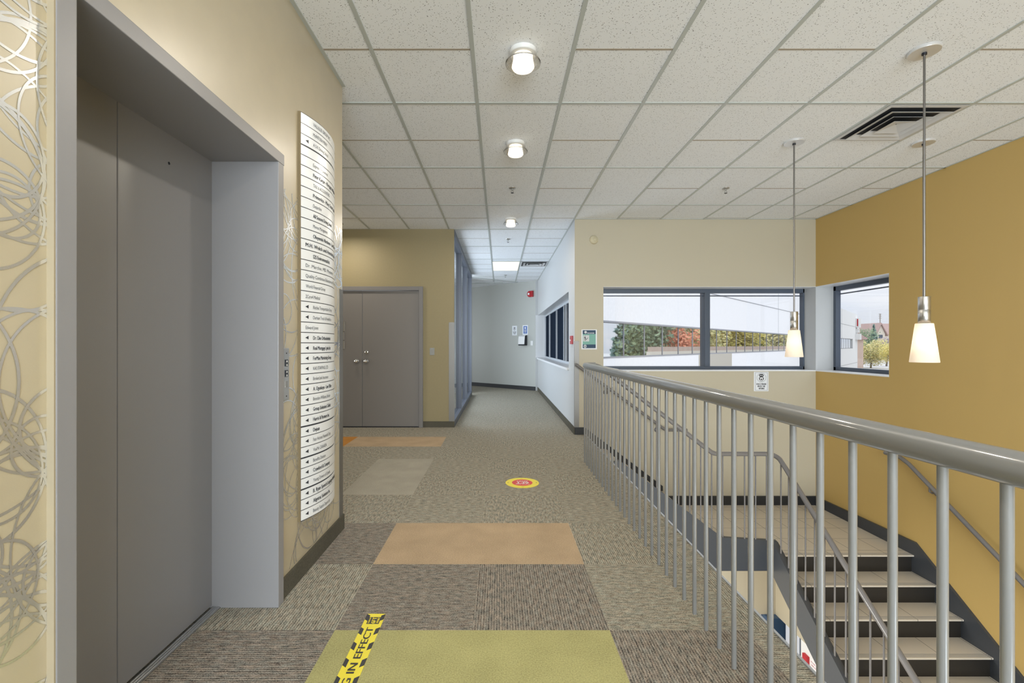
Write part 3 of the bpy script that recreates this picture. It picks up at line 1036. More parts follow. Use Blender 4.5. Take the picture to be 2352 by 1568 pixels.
# ================================================================== STOREFRONT GLAZING (window 4)
w4 = struct(empty('window_4', (-0.74, 9.3, 0)), 'tall aluminium framed glazing along the left side of the corridor')
posts = [7.05, 8.40, 9.86, 11.45]
for y in posts:
    MB().bbox(-0.80, -0.695, y - 0.025, y + 0.025, 0.09, ZC - 0.09, 0.002).build('mullion', M['alu'], w4)
MB().bbox(-0.805, -0.688, 7.03, 11.48, 0.0, 0.10, 0.002).build('bottom_rail', M['alu'], w4)
MB().bbox(-0.805, -0.688, 7.03, 11.48, ZC - 0.10, ZC - 0.002, 0.002).build('head_rail', M['alu'], w4)
for a, b_ in zip(posts[:-1], posts[1:]):
    MB().box(-0.752, -0.744, a + 0.025, b_ - 0.025, 0.10, ZC - 0.10).build('pane', M['glass'], w4)

# ================================================================== RECEPTION WINDOW (window 3)
w3 = struct(empty('window_3', (XC, (NY0 + NY1) / 2, NZ0)), 'dark sliding reception window recessed in the white corridor wall')
s3 = MB(); s3.bbox(XC - 0.035, XC + 0.29, NY0 - 0.03, 12.59, NZ0 - 0.03, NZ0 + 0.008, 0.003)
s3.build('sill', M['sill_white'], w3)
XG = XC + ND
f3 = MB()
f3.box(XG, XG + 0.05, NY0, NY1, NZ0, NZ0 + 0.05)
f3.box(XG, XG + 0.05, NY0, NY1, NZ1 - 0.05, NZ1)
f3.build('frame', M['mullion_bright'], w3)
MB().box(XC + 0.001, XG, NY0, NY1, NZ1 - 0.004, NZ1 + 0.001).box(XC - 0.06, XG, NY1 - 0.004, NY1 + 0.0, NZ0 + 0.008, NZ1 - 0.004).build('reveal', M['sill_white'], w3)
mul = [12.58, 11.52, 10.12, 8.92, 8.62, 7.03]
for i, y in enumerate(mul):
    w_ = 0.03 if i not in (3, 4) else 0.06
    MB().box(XG - 0.01, XG + 0.04, y - w_ / 2, y + w_ / 2, NZ0 + 0.05, NZ1 - 0.05).build('mullion', M['mullion_bright'], w3)
for a, b_ in zip(mul[1:], mul[:-1]):
    MB().box(XG + 0.022, XG + 0.03, a, b_, NZ0 + 0.05, NZ1 - 0.05).build('pane', M['dark_glass'], w3)

# ================================================================== EXTERIOR WINDOWS (1 and 2)
def bar(mb, x0, x1, y0, y1, z0, z1): mb.bbox(x0, x1, y0, y1, z0, z1, 0.003)
w1 = struct(empty('window_1', ((WX0 + XR) / 2, YW + RD, WZ0)), 'wide two pane window over the stair landing')
ya, yb = YW + RD - 0.06, YW + RD + 0.02
xm = WX0 + 0.0; xm = (1625 - VPX) / FPX * ya
m = MB()
bar(m, WX0 - 0.05, XR + 0.03, ya, yb, WZ0 - 0.03, WZ0 + 0.045)
bar(m, WX0 - 0.05, XR + 0.03, ya, yb, WZ1 - 0.062, WZ1 + 0.02)
bar(m, WX0 - 0.06, WX0 - 0.0, ya, yb, WZ0, WZ1)
bar(m, XR - 0.02, XR + 0.03, ya, yb, WZ0, WZ1)
m.build('frame', M['navy'], w1)
m = MB(); bar(m, xm - 0.036, xm + 0.036, ya - 0.005, yb + 0.09, WZ0 + 0.04, WZ1 - 0.05)
m.build('mullion', M['navy'], w1)
m = MB()
m.box(WX0, XR, yb - 0.015, yb + 0.01, WZ1 - 0.105, WZ1 - 0.09)
m.build('blind_rail', M['navy'], w1)
for a, b_ in ((WX0, xm - 0.036), (xm + 0.036, XR - 0.02)):
    MB().box(a, b_, yb - 0.03, yb - 0.024, WZ0 + 0.045, WZ1 - 0.062).build('pane', M['glass'], w1)
m = MB()
m.box(WX0 - 0.01, XR, YW - 0.006, YW + RD - 0.06, WZ0 - 0.012, WZ0)
m.box(WX0 - 0.004, WX0, YW + .001, YW + RD - .06, WZ0, WZ1)
m.box(WX0, XR, YW - 0.001, YW + RD - .06, WZ1 - 0.004, WZ1)
m.build('sill', M['sill_white'], w1)

w2 = struct(empty('window_2', (XR + RD, (VY0 + VY1) / 2, WZ0)), 'square window in the ochre stair wall')
xa, xb = XR + RD - 0.05, XR + RD + 0.02
m = MB()
bar(m, xa, xb, VY0 - 0.3, YW, WZ0 - 0.03, WZ0 + 0.05)
bar(m, xa, xb, VY0 - 0.3, YW, WZ1 - 0.065, WZ1 + 0.02)
bar(m, xa, xb, YW - 0.045, YW + 0.01, WZ0, WZ1)
bar(m, xa, xb, VY0 - 0.05, VY0 - 0.0, WZ0, WZ1)
m.build('frame', M['navy'], w2)
MB().box(xb - 0.01, xb + 0.01, VY0, YW - 0.045, WZ1 - 0.115, WZ1 - 0.10).build('blind_rail', M['navy'], w2)
MB().box(xb - 0.03, xb - 0.024, VY0, YW - 0.045, WZ0 + 0.05, WZ1 - 0.065).build('pane', M['glass'], w2)
m = MB()
m.box(XR - 0.004, XR + RD - 0.05, VY0, YW, WZ0 - 0.012, WZ0 + 0.001)
m.box(XR + 0.001, XR + RD - .05, VY0 - 0.001, VY0 + 0.003, WZ0, WZ1)
m.box(XR - 0.001, XR + RD - .05, VY0, YW, WZ1 - 0.004, WZ1)
m.build('sill', M['sill_white'], w2)

# lower level glazing
w5 = struct(empty('window_5', (3.0, YW, ZL)), 'lobby glazing under the stair landing')
MB().bbox(3.74, 3.985, YW - 0.10, YW + 0.08, ZL, -2.54, 0.004).build('corner_post', M['navy2'], w5)
MB().box(1.9, 3.74, YW + 0.10, YW + 0.108, ZL, -2.54).build('pane', M['glass'], w5)
MB().box(3.95, 3.958, 5.95, YW - 0.10, ZL, -2.54).build('pane', M['glass'], w5)
MB().bbox(3.90, 4.0, 5.90, 5.93, ZL, -2.54, 0.002).build('mullion', M['navy'], w5)

# ================================================================== STAIRCASE
R1, G1 = 0.198, 0.265            # flight beside the window wall
R2, G2 = 0.187, 0.262            # flight along the ochre wall
ZLD = -0.99
YS = 4.90                        # open side of the upper flight
XI = 2.95                        # open side of the lower flight
YN = 4.886                       # nosing of the landing
st = empty('staircase', (2.3, 5.6, ZLD), 'charcoal steel staircase with beige tiled treads turning at a landing', 'staircase')
def tread(name, x0, x1, y0, y1, z, axis, front):
    """One tiled step with grooved nosing at its front edge."""
    m = MB()
    m.box(x0, x1, y0, y1, z - 0.014, z, 0)
    for q in range(3):
        d = 0.018 + q * 0.016
        if axis == 'Y': m.box(x0, x1, front + d, front + d + 0.004, z, z + 0.0012, 1)
        else: m.box(front - d - 0.004, front - d, y0, y1, z, z + 0.0012, 1)
    return m.build(name, [M['treadtile'], M['frame_grey']], st)
# upper flight, going down in +X
for i in range(1, 5):
    xf = XE + i * G1
    tread('tread', xf - G1 - 0.005, xf + 0.03, YS + 0.03, YW - 0.03, -i * R1, 'X', xf + 0.03)
for i in range(0, 5):
    x = XE + i * G1
    MB().box(x + 0.013, x + 0.025, YS + 0.03, YW - 0.03, -(i + 1) * R1 + .0, -i * R1 - 0.015).build('riser', M['riser'], st)
lx0 = XE + 4 * G1
ld = MB()
ld.box(lx0 + 0.02, XI + 0.03, YS + 0.031, YW, ZLD - 0.04, ZLD, 0)
ld.box(XI + 0.03, XR, YN, YW, ZLD - 0.014, ZLD, 0)
for q in range(3):
    ld.box(XI + .04, XR, YN + 0.018 + q * .016, YN + 0.022 + q * .016, ZLD, ZLD + 0.0012, 1)
ld.build('landing', [M['steptile'], M['frame_grey']], st)
# lower flight, going down towards the camera
for i in range(0, 14):
    y = YN - i * G2
    z = ZLD - i * R2
    MB().box(XI + 0.03, XR - 0.03, y + 0.03, y + 0.045, z - R2, z - 0.015).build('riser', M['riser'], st)
    if i:
        tread('tread', XI + 0.03, XR - 0.03, y, y + G2 + 0.031, z, 'Y', y)
# stringers
s1 = R1 / G1
def top1(x): return -(x - XE) * s1 + 0.085
m = MB()
m.prism([(XE, top1(XE) - 0.085), (XE + 0.08, top1(XE + 0.08)), (2.39, top1(2.39) + 0.0), (XI + 0.02, -0.838), (XI + 0.02, -1.158), (2.36, -1.158), (XE, -0.34)], 'Y', YS - 0.012, YS + 0.03)
m.build('stringer', M['stringer'], st)
m = MB()
m.prism([(XC + 0.002, 0.10), (XE, 0.10), (2.30, top1(2.30) - 0.01 + 0.02), (2.30, -0.99), (XE, -0.3), (XC + .002, -0.1)], 'Y', YW - 0.03, YW - 0.001)
m.box(2.30, XR - 0.001, YW - 0.03, YW - 0.001, ZLD, -0.868)
m.build('wall_stringer', M['black_base'], st)
s2 = R2 / G2
def top2(y): return ZLD + (y - YN) * s2 + 0.14
m = MB()
yend = YN - 13.5 * G2
m.prism([(YS + 0.03, -0.838), (YS - 0.02, -0.845), (yend, top2(yend)), (yend, top2(yend) - 0.40), (YS + 0.03, -1.158)], 'X', XI - 0.03, XI + 0.03)
m.build('stringer', M['stringer'], st)
m = MB()
m.prism([(YW - 0.03, -0.868), (YN - 0.0, -0.85), (yend, top2(yend)), (yend, top2(yend) - 0.42), (YN, -1.3), (YW - 0.03, -1.0)], 'X', XR - 0.03, XR - 0.001)
m.build('wall_stringer', M['stringer'], st)

# ================================================================== GUARDRAIL
XB, ZR, RR = 0.917, 1.043, 0.0323
def arc(p0, p1, p2, r, n=6):
    """Rounded corner at p1."""
    p0, p1, p2 = Vector(p0), Vector(p1), Vector(p2)
    a, b_ = (p0 - p1).normalized(), (p2 - p1).normalized()
    out = []
    for i in range(n + 1):
        t = i / n
        out.append(p1 + a * r * (1 - t) ** 2 + b_ * r * t ** 2)
    return out
gr = empty('guardrail', (XB, 2.5, 0), 'grey painted tubular guardrail with round balusters running down the open stair side', 'railing')
XB2 = XI
rail1 = [(XB, -3.2, ZR), (XB, 4.80, ZR)]
c1 = arc((XB, 4.7, ZR), (XB, YS, ZR), (1.3, YS, ZR), 0.07)
m = MB(); m.tube([(XB, -3.2, ZR)] + c1 + [(1.03, YS, ZR)], RR, 20)
m.build('top_rail', M['rail'], gr)
r2 = 0.024
pA, pB, pC, pD = (0.98, YS, ZR), (1.06, YS, ZR), (2.30, YS, 0.093), (XB2, YS, 0.093)
yq = 1.4
pE = (XB2, yq, 0.093 - (YS - 0.10 - yq) * 0.76)
pts = [pA] + arc(pA, pB, pC, 0.06) + arc(pB, pC, pD, 0.05)
pts += arc(pC, pD, (XB2, YS - 0.3, 0.093 - .10), 0.10)[:-1] + [(XB2, YS - 0.10, 0.06), (XB2, YS - 0.2, -0.01), pE]
m = MB(); m.tube(pts, r2, 16)
m.build('stair_rail', M['rail_dark'], gr)
RB = 0.0097
for k in range(-8, 35):
    y = 0.824 + 0.12 * k
    mm = MB()
    mm.tube([(XB, y, 0), (XB, y, ZR - RR + 0.004)], RB, 12)
    mm.build('baluster', M['rail'], gr)
rb = 0.0075
for x in [1.10 + 0.118 * i for i in range(16)]:
    if x > XB2 - 0.05: break
    zr = ZR - (x - 1.06) * (ZR - 0.093) / 1.24 if x < 2.30 else 0.093
    zb = top1(x) if x < 2.39 else -0.838
    MB().tube([(x, YS, zb - 0.01), (x, YS, zr - r2 + 0.005)], rb, 10).build('baluster', M['rail_dark'], gr)
for i in range(26):
    y = YS - 0.12 - i * 0.128
    zr = (0.093 - (YS - 0.10 - y) * 0.76) if y < YS - 0.2 else 0.045
    if y < 1.5: break
    MB().tube([(XB2, y, top2(y) - 0.01), (XB2, y, zr - r2 + 0.012)], rb, 10).build('baluster', M['rail_dark'], gr)

# ---- wall handrails
hr = empty('handrail', (1.2, YW - 0.08, 0.95), 'grey tube handrail sloping down the cream window wall', 'handrail')
yh = YW - 0.075
pts = [(XC + 0.005, yh, 0.99)] + arc((XC + .005, yh, 0.99), (1.09, yh, 0.975), (2.30, yh, 0.084), 0.03) + arc((1.09, yh, .99), (2.32, yh, 0.075), (2.62, yh, 0.075), 0.05) + [(2.62, yh, 0.075)]
MB().tube(pts, 0.021, 14).build('rail', M['rail_dark'], hr)
for (x, z) in ((2.22, 0.14), (1.5, 0.67)):
    MB().tube([(x, YW - 0.001, z - 0.075), (x, YW - 0.05, z - 0.075), (x, yh, z - 0.06), (x, yh, z - 0.012)], 0.010, 8).lathe([(0.0, YW - 0.006), (0.032, YW - 0.006), (0.034, YW)], x, z - 0.075, 20, axis='Y').build('bracket', M['rail_dark'], hr)
hr2 = empty('handrail', (XR - 0.08, 4.0, -0.6), 'grey tube handrail sloping down the ochre stair wall', 'handrail')
xh = XR - 0.075
def zh(y): return 0.027 - (4.96 - y) * 0.675
MB().tube([(xh, 5.2, 0.035), (xh, 5.0, 0.03), (xh, 4.9, zh(4.9)), (xh, 1.2, zh(1.2))], 0.021, 14).build('rail', M['rail_dark'], hr2)
for y in (4.66, 3.3, 2.0):
    z = zh(y)
    MB().tube([(XR - 0.001, y, z - 0.075), (XR - 0.05, y, z - 0.075), (xh, y, z - 0.06), (xh, y, z - 0.012)], 0.010, 8).lathe([(0.0, XR - 0.006), (0.032, XR - 0.006), (0.034, XR)], y, z - 0.075, 20, axis='X').build('bracket', M['rail_dark'], hr2)

# ================================================================== CEILING FITTINGS
def lamp(name, loc, power, color, radius=0.03, parent=None, kind='POINT'):
    d = bpy.data.lights.new(name, kind)
    d.energy = power; d.color = color
    if kind == 'POINT': d.shadow_soft_size = radius
    o = bpy.data.objects.new(name, d)
    C.objects.link(o)
    if parent is not None: o.parent = parent
    o.location = loc
    return o
WARM = (1.0, 0.86, 0.68)

# flush lights
def ceiling_light(x, y, label):
    t = empty('ceiling_light', (x, y, ZC), label, 'ceiling light', 'round glass ceiling lights')
    MB().lathe([(0.0, -0.030), (0.078, -0.030), (0.080, -0.027), (0.080, 0.0)], 0, 0, 40).build('canopy', M['white'], t).location = (0, 0, 0)
    MB().lathe([(0.058, -0.030), (0.058, -0.045), (0.068, -0.098), (0.062, -0.108), (0.0, -0.110)], 0, 0, 40).build('diffuser', M['diffuser'], t).location = (0, 0, 0)
    MB().lathe([(0.083, -0.026), (0.087, -0.045), (0.106, -0.075), (0.106, -0.079), (0.102, -0.079), (0.083, -0.046), (0.080, -0.030)], 0, 0, 48).build('glass_bell', M['clear_glass'], t).location = (0, 0, 0)
    d = bpy.data.lights.new('ceiling_light_bulb', 'AREA')
    d.shape = 'DISK'; d.size = 0.12; d.energy = 12; d.color = (1.0, 0.91, 0.78)
    o = bpy.data.objects.new('bulb', d); C.objects.link(o); o.parent = t; o.location = (0, 0, -0.118)
    o2 = lamp('bulb', (0, 0, -0.065), 2.4, WARM, 0.05, t)
    return t
GL = 'round glass ceiling lights'
cl0 = ceiling_light(0.143, 2.76, 'largest nearest round glass ceiling light over the corridor')
dup(cl0, (0.143, 4.02, ZC), 'second round glass ceiling light, just beyond the nearest one', GL)
dup(cl0, (0.160, 6.42, ZC), 'farthest small round ceiling light at the corridor entrance', GL)
dup(cl0, (-2.30, 6.40, ZC), 'round ceiling light half hidden behind the elevator wall above the double doors', GL)
dup(cl0, (0.143, 0.35, ZC), 'added unseen round glass ceiling light overhead, helping to light the hall', GL)  # this light and the next are unseen, added to help light the hall
dup(cl0, (0.143, -2.1, ZC), 'added unseen round glass ceiling light behind the camera, helping to light the hall', GL)

# sprinklers
def sprinkler(x, y, label):
    t = empty('sprinkler_head', (x, y, ZC), label, 'sprinkler', 'ceiling sprinklers')
    MB().lathe([(0.040, 0.0), (0.038, -0.006), (0.018, -0.012), (0.0, -0.012)], 0, 0, 24).build('escutcheon', M['nickel'], t).location = (0, 0, 0)
    MB().tube([(0, 0, -0.010), (0, 0, -0.03)], 0.009, 10).tube([(0.011, 0, -0.03), (0.011, 0, -0.055)], 0.003, 6).tube([(-0.011, 0, -0.03), (-0.011, 0, -0.055)], 0.003, 6).build('frame', M['nickel'], t).location = (0, 0, 0)
    MB().lathe([(0.0, -0.055), (0.016, -0.055), (0.017, -0.058), (0.0, -0.058)], 0, 0, 16).build('deflector', M['black'], t).location = (0, 0, 0)
    return t
sp0 = sprinkler(0.147, 5.17, 'chrome sprinkler between the second and third round ceiling lights')
GS = 'ceiling sprinklers'
dup(sp0, (0.146, 7.66, ZC), 'sprinkler in the corridor ceiling nearer than the bright square light', GS)
dup(sp0, (0.154, 11.6, ZC), 'smallest sprinkler beyond the bright square corridor light', GS)
dup(sp0, (2.570, 5.18, ZC), 'sprinkler over the stairs left of the left pendant rod', GS)

# air diffusers
def diffuser(x0, y0, w, label):
    t = empty('air_diffuser', (x0 + w / 2, y0 + w / 2, ZC), label, 'air vent', 'square ceiling air diffusers')
    h = w / 2
    def ringm(o, i, zo, zi, th=0.002):
        m = MB()
        c = [(-1, -1), (1, -1), (1, 1), (-1, 1)]
        v = [(a * o, b_ * o, zo) for a, b_ in c] + [(a * i, b_ * i, zi) for a, b_ in c]
        v += [(a * o, b_ * o, zo + th) for a, b_ in c] + [(a * i, b_ * i, zi + th) for a, b_ in c]
        fs = []
        for q in range(4):
            r = (q + 1) % 4
            fs += [(q, r, r + 4, q + 4), (q + 8, q + 12, r + 12, r + 8), (q, q + 8, r + 8, r), (q + 4, r + 4, r + 12, q + 12)]
        return m.add(v, fs)
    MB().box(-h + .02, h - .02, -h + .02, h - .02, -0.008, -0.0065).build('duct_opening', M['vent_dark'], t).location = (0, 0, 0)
    m = ringm(h, h - 0.03, -0.010, -0.012); m.build('rim', M['vent'], t).location = (0, 0, 0)
    for o, i, zo in ((h * 0.80, h * 0.62, -0.030), (h * 0.56, h * 0.40, -0.033), (h * 0.34, h * 0.02, -0.036)):
        ringm(o, i, zo, -0.010).build('louver', M['vent'], t).location = (0, 0, 0)
    return t
df0 = diffuser(2.888, 3.366, 0.585, 'square white air diffuser in ceiling between the pendant lamps')
dup(df0, (0.75, 9.98, ZC), 'small air diffuser beside the bright square light in corridor ceiling', 'square ceiling air diffusers')

# troffer
tr = empty('recessed_light_panel', (0.143, 10.27, ZC), 'bright rectangular recessed light panel in the corridor ceiling', 'ceiling light')
m = MB()
for a in ((-0.30, -0.285, -0.60, 0.60), (0.285, 0.30, -0.60, 0.60), (-0.30, 0.30, -0.60, -0.585), (-0.30, 0.30, 0.585, 0.60)):
    m.box(a[0], a[1], a[2], a[3], -0.012, -0.002)
m.build('frame', M['tbar'], tr).location = (0, 0, 0)
MB().box(-0.285, 0.285, -0.585, 0.585, -0.008, -0.004).build('lens', M['lens'], tr).location = (0, 0, 0)
lob_fill = dup(tr, (0.2, 4.6, -0.351), 'added unseen light panel under the upper floor slab, brightening the lobby')  # unseen panel and area lamp added to brighten the walls below the stair
d = bpy.data.lights.new('lobby_fill', 'AREA'); d.shape = 'RECTANGLE'; d.size = 0.5; d.size_y = 1.1; d.energy = 300; d.color = (1.0, 0.97, 0.90)
o = bpy.data.objects.new('lobby_fill_lamp', d); C.objects.link(o); o.parent = lob_fill; o.location = (0, 0, -0.016)

# pendants
def pendant(x, y, label):
    t = empty('pendant_lamp', (x, y, ZC), label, 'pendant lamp', 'opal glass pendant lamps')
    z = lambda h: h - ZC
    cn = MB().lathe([(0.0, -0.018), (0.078, -0.018), (0.080, -0.015), (0.080, 0.0)], 0, 0, 40, smooth=False).build('canopy', M['canopy'], t); cn.location = (0, 0, 0)
    MB().tube([(0, 0, -0.018), (0, 0, -0.03)], 0.013, 14).build('collar', M['black'], t).location = (0, 0, 0)
    MB().tube([(0, 0, -0.02), (0, 0, z(1.55))], 0.0062, 12).build('rod', M['rod'], t).location = (0, 0, 0)
    MB().lathe([(0.0, z(1.553)), (0.0290, z(1.553)), (0.0298, z(1.551)), (0.0298, z(1.475)), (0.0288, z(1.474)), (0.0298, z(1.473)), (0.0298, z(1.39)), (0.0, z(1.39))], 0, 0, 32).build('socket_cup', M['nickel'], t).location = (0, 0, 0)
    MB().lathe([(0.028, z(1.392)), (0.0415, z(1.392)), (0.0435, z(1.388)), (0.070, z(1.160)), (0.0685, z(1.157)), (0.0665, z(1.160)), (0.040, z(1.386)), (0.028, z(1.388))], 0, 0, 40).build('shade', M['opal'], t).location = (0, 0, 0)
    lamp('bulb', (0, 0, z(1.275)), 0.5, (1.0, 0.91, 0.80), 0.024, t)
    return t
pe0 = pendant(2.577, 3.99, 'left pendant lamp with opal glass shade hanging in front of the wide window')
GP = 'opal glass pendant lamps'
dup(pe0, (2.563, 2.752, ZC), 'nearest and largest pendant lamp hanging in front of the ochre wall', GP)
dup(pe0, (3.716, 3.998, ZC), 'pendant lamp almost hidden behind the nearest one, its canopy beyond the air diffuser', GP)

# ================================================================== WALL FITTINGS AND NOTICES
hn = empty('alarm_horn', (1.335, YW, 2.745), 'round beige alarm sounder high on the cream wall', 'alarm')
MB().lathe([(0.060, YW), (0.060, YW - 0.02), (0.052, YW - 0.045), (0.0, YW - 0.05)], 1.335, 2.745, 28, axis='Y').build('body', M['beige_plastic'], hn)
m = MB()
for rr in (0.034, 0.02):
    m.lathe([(rr, YW - 0.047), (rr, YW - 0.058), (rr - 0.005, YW - 0.058), (rr - 0.005, YW - 0.047)], 1.345, 2.742, 20, axis='Y')
m.build('grille', M['beige_plastic'], hn)

ps = empty('fire_alarm_pull_station', (XC, 6.64, 1.29), 'small red fire alarm station on the white corridor wall corner', 'alarm')
MB().bbox(XC - 0.03, XC, 6.585, 6.70, 1.275, 1.395, 0.004).build('box', M['red'], ps)
MB().bbox(XC - 0.036, XC - 0.03, 6.605, 6.68, 1.32, 1.34, 0.001).build('pull_bar', M['white'], ps)

# flat prints: a sheet with its printed shapes as children
class Sheet:
    """A notice on a wall plane: origin at lower left, u to the right, v up, n out of the wall."""
    def __init__(self, name, label, cat, o, u, v, n, w, h, thick=0.002, mat=None, group=None):
        self.o, self.u, self.v_, self.n = Vector(o), Vector(u), Vector(v), Vector(n)
        self.w, self.h, self.t = w, h, thick
        self.root = empty(name, o, label, cat, group)
        m = MB()
        self._slab(m, 0, w, 0, h, 0, thick)
        m.build('sheet', mat or M['paper_white'], self.root)
        self.layer = thick
    def P(self, a, b_, d): return self.o + self.u * a + self.v_ * b_ + self.n * d
    def _slab(self, m, a0, a1, b0, b1, d0, d1):
        v = [self.P(a, b_, d) for d in (d0, d1) for (a, b_) in ((a0, b0), (a1, b0), (a1, b1), (a0, b1))]
        m.add(v, [(0, 3, 2, 1), (4, 5, 6, 7), (0, 1, 5, 4), (1, 2, 6, 5), (2, 3, 7, 6), (3, 0, 4, 7)])
    def rect(self, name, a0, a1, b0, b1, mat, d=0.0006):
        m = MB(); self._slab(m, a0, a1, b0, b1, self.t * 0.5, self.t + d)
        return m.build(name, mat, self.root)
    def poly(self, name, polys, mat, d=0.001, parent=None):
        m = MB()
        for p in polys:
            m.add([self.P(a, b_, self.t + d) for a, b_ in p], [list(range(len(p)))])
        return m.build(name, mat, self.root, fix=False)
    def text(self, name, lines, mat, d=0.0012):
        """lines: (string, centre u, baseline v, cap height, width or None, bold)"""
        m = MB()
        for s, cu, bv, hh, ww, bo in lines:
            vs, fs = text_geo(s, hh, ww, bo, 'CENTER')
            m.add([self.P(cu + a, bv + b_, self.t + d + e_) for a, b_, e_ in vs], fs)
        return m.build(name, mat, self.root, fix=False)
def circle(cu, cv, r, n=28, r2=None): return [(cu + r * math.cos(2 * PI * i / n), cv + (r2 or r) * math.sin(2 * PI * i / n)) for i in range(n)]
def annulus(cu, cv, r, w, n=32):
    out = []
    for i in range(n):
        a, b_ = 2 * PI * i / n, 2 * PI * (i + 1) / n
        out.append([(cu + q * math.cos(t), cv + q * math.sin(t)) for q, t in ((r - w, a), (r, a), (r, b_), (r - w, b_))])
    return out

def mask_icon(s, cx, cy, R):
    """Masked face in a ring."""
    s.poly('icon_ring', annulus(cx, cy, R, R * 0.05), M['grey_print'] if R < 0.03 else M['ink'])
    k = R / 0.245
    def q(pts): return [(cx + (a - 0.5) * k, cy + (b_ - 0.5) * k) for a, b_ in pts]
    hair = q([(0.37, 0.58), (0.36, 0.62), (0.40, 0.68), (0.47, 0.69), (0.55, 0.69), (0.60, 0.67), (0.63, 0.62), (0.62, 0.56), (0.58, 0.60), (0.55, 0.63), (0.50, 0.61), (0.45, 0.63), (0.41, 0.61)])
    face = q([(0.39, 0.55), (0.44, 0.60), (0.50, 0.585), (0.54, 0.60), (0.61, 0.54), (0.57, 0.50), (0.54, 0.51), (0.50, 0.52), (0.46, 0.51), (0.43, 0.49)])
    jawl = q([(0.36, 0.51), (0.38, 0.51), (0.43, 0.45), (0.42, 0.38), (0.45, 0.34), (0.50, 0.32), (0.50, 0.30), (0.44, 0.32), (0.39, 0.38), (0.375, 0.44)])
    jawr = [(2 * cx - a, b_) for a, b_ in jawl][::-1]
    s.poly('masked_face', [hair, face, jawl, jawr, circle(cx, cy + (0.405 - 0.5) * k, 0.042 * k, 18)], M['ink_black'])

UX, VZ, NY = (1, 0, 0), (0, 0, 1), (0, -1, 0)
def wall_px(x, y, Y=YW): return ((x - VPX) / FPX * Y, HC - (y - HORY) / FPX * Y)
# mask notice under the window
x0, z1 = wall_px(1731.5, 853.5); x1, z0 = wall_px(1765.0, 898.0)
s = Sheet('mask_notice', 'white FACE MASK MUST BE WORN notice on cream wall under the wide window', 'notice', (x0, YW, z0), UX, VZ, NY, x1 - x0, z1 - z0)
w_, h_ = x1 - x0, z1 - z0
s.poly('border', [[(0.09 * w_, 0.04 * h_), (0.93 * w_, 0.04 * h_), (0.93 * w_, 0.05 * h_), (0.09 * w_, 0.05 * h_)], [(0.09 * w_, 0.955 * h_), (0.93 * w_, 0.955 * h_), (0.93 * w_, 0.965 * h_), (0.09 * w_, 0.965 * h_)],
                  [(0.09 * w_, 0.04 * h_), (0.105 * w_, 0.04 * h_), (0.105 * w_, 0.965 * h_), (0.09 * w_, 0.965 * h_)], [(0.915 * w_, 0.04 * h_), (0.93 * w_, 0.04 * h_), (0.93 * w_, 0.965 * h_), (0.915 * w_, 0.965 * h_)]], M['ink'])
mask_icon(s, 0.51 * w_, 0.70 * h_, 0.31 * w_)
s.text('lettering', [("FACE MASK", 0.51 * w_, 0.325 * h_, 0.088 * h_, 0.68 * w_, 0.03), ("MUST BE", 0.51 * w_, 0.21 * h_, 0.088 * h_, 0.52 * w_, 0.03), ("WORN", 0.51 * w_, 0.095 * h_, 0.088 * h_, 0.38 * w_, 0.03)], M['ink_black'])
# stair safety notice
x0, z1 = wall_px(1335.5, 756.5); x1, z0 = wall_px(1371.0, 802.0)
s = Sheet('stair_notice', 'teal and navy PRECAUTIONS notice on cream wall by the window', 'notice', (x0, YW, z0), UX, VZ, NY, x1 - x0, z1 - z0)
w_, h_ = x1 - x0, z1 - z0
s.rect('middle_panel', 0.08 * w_, 0.92 * w_, 0.24 * h_, 0.77 * h_, M['teal'])
s.rect('header_band', 0.08 * w_, 0.92 * w_, 0.77 * h_, 0.965 * h_, M['navy_print'])
s.rect('footer_band', 0.08 * w_, 0.92 * w_, 0.06 * h_, 0.245 * h_, M['navy_print'])
s.rect('picture_panel', 0.11 * w_, 0.50 * w_, 0.40 * h_, 0.71 * h_, M['grey_print'], 0.0009)
fig = [[(0.17 * w_, 0.585 * h_), (0.21 * w_, 0.64 * h_), (0.28 * w_, 0.60 * h_), (0.27 * w_, 0.56 * h_), (0.24 * w_, 0.545 * h_)],
       circle(0.235 * w_, 0.665 * h_, 0.026 * w_, 14),
       [(0.215 * w_, 0.56 * h_), (0.20 * w_, 0.45 * h_), (0.225 * w_, 0.45 * h_), (0.245 * w_, 0.56 * h_)],
       [(0.235 * w_, 0.56 * h_), (0.28 * w_, 0.48 * h_), (0.305 * w_, 0.49 * h_), (0.265 * w_, 0.57 * h_)],
       [(0.21 * w_, 0.435 * h_), (0.24 * w_, 0.43 * h_), (0.43 * w_, 0.575 * h_), (0.42 * w_, 0.595 * h_)]]
s.poly('stair_climber', fig, M['ink_black'], 0.0014)
s.poly('round_icon', [circle(0.265 * w_, 0.865 * h_, 0.085 * w_), circle(0.235 * w_, 0.155 * h_, 0.10 * w_)], M['grey_print'])
s.poly('footprints', [circle(0.205 * w_, 0.155 * h_, 0.022 * w_, 12, 0.045 * w_), circle(0.272 * w_, 0.155 * h_, 0.022 * w_, 12, 0.045 * w_)], M['navy_print'], 0.0014)
s.text('lettering', [("PRECAUTIONS", 0.60 * w_, 0.795 * h_, 0.05 * h_, 0.45 * w_, 0.03)], M['paper_white'])
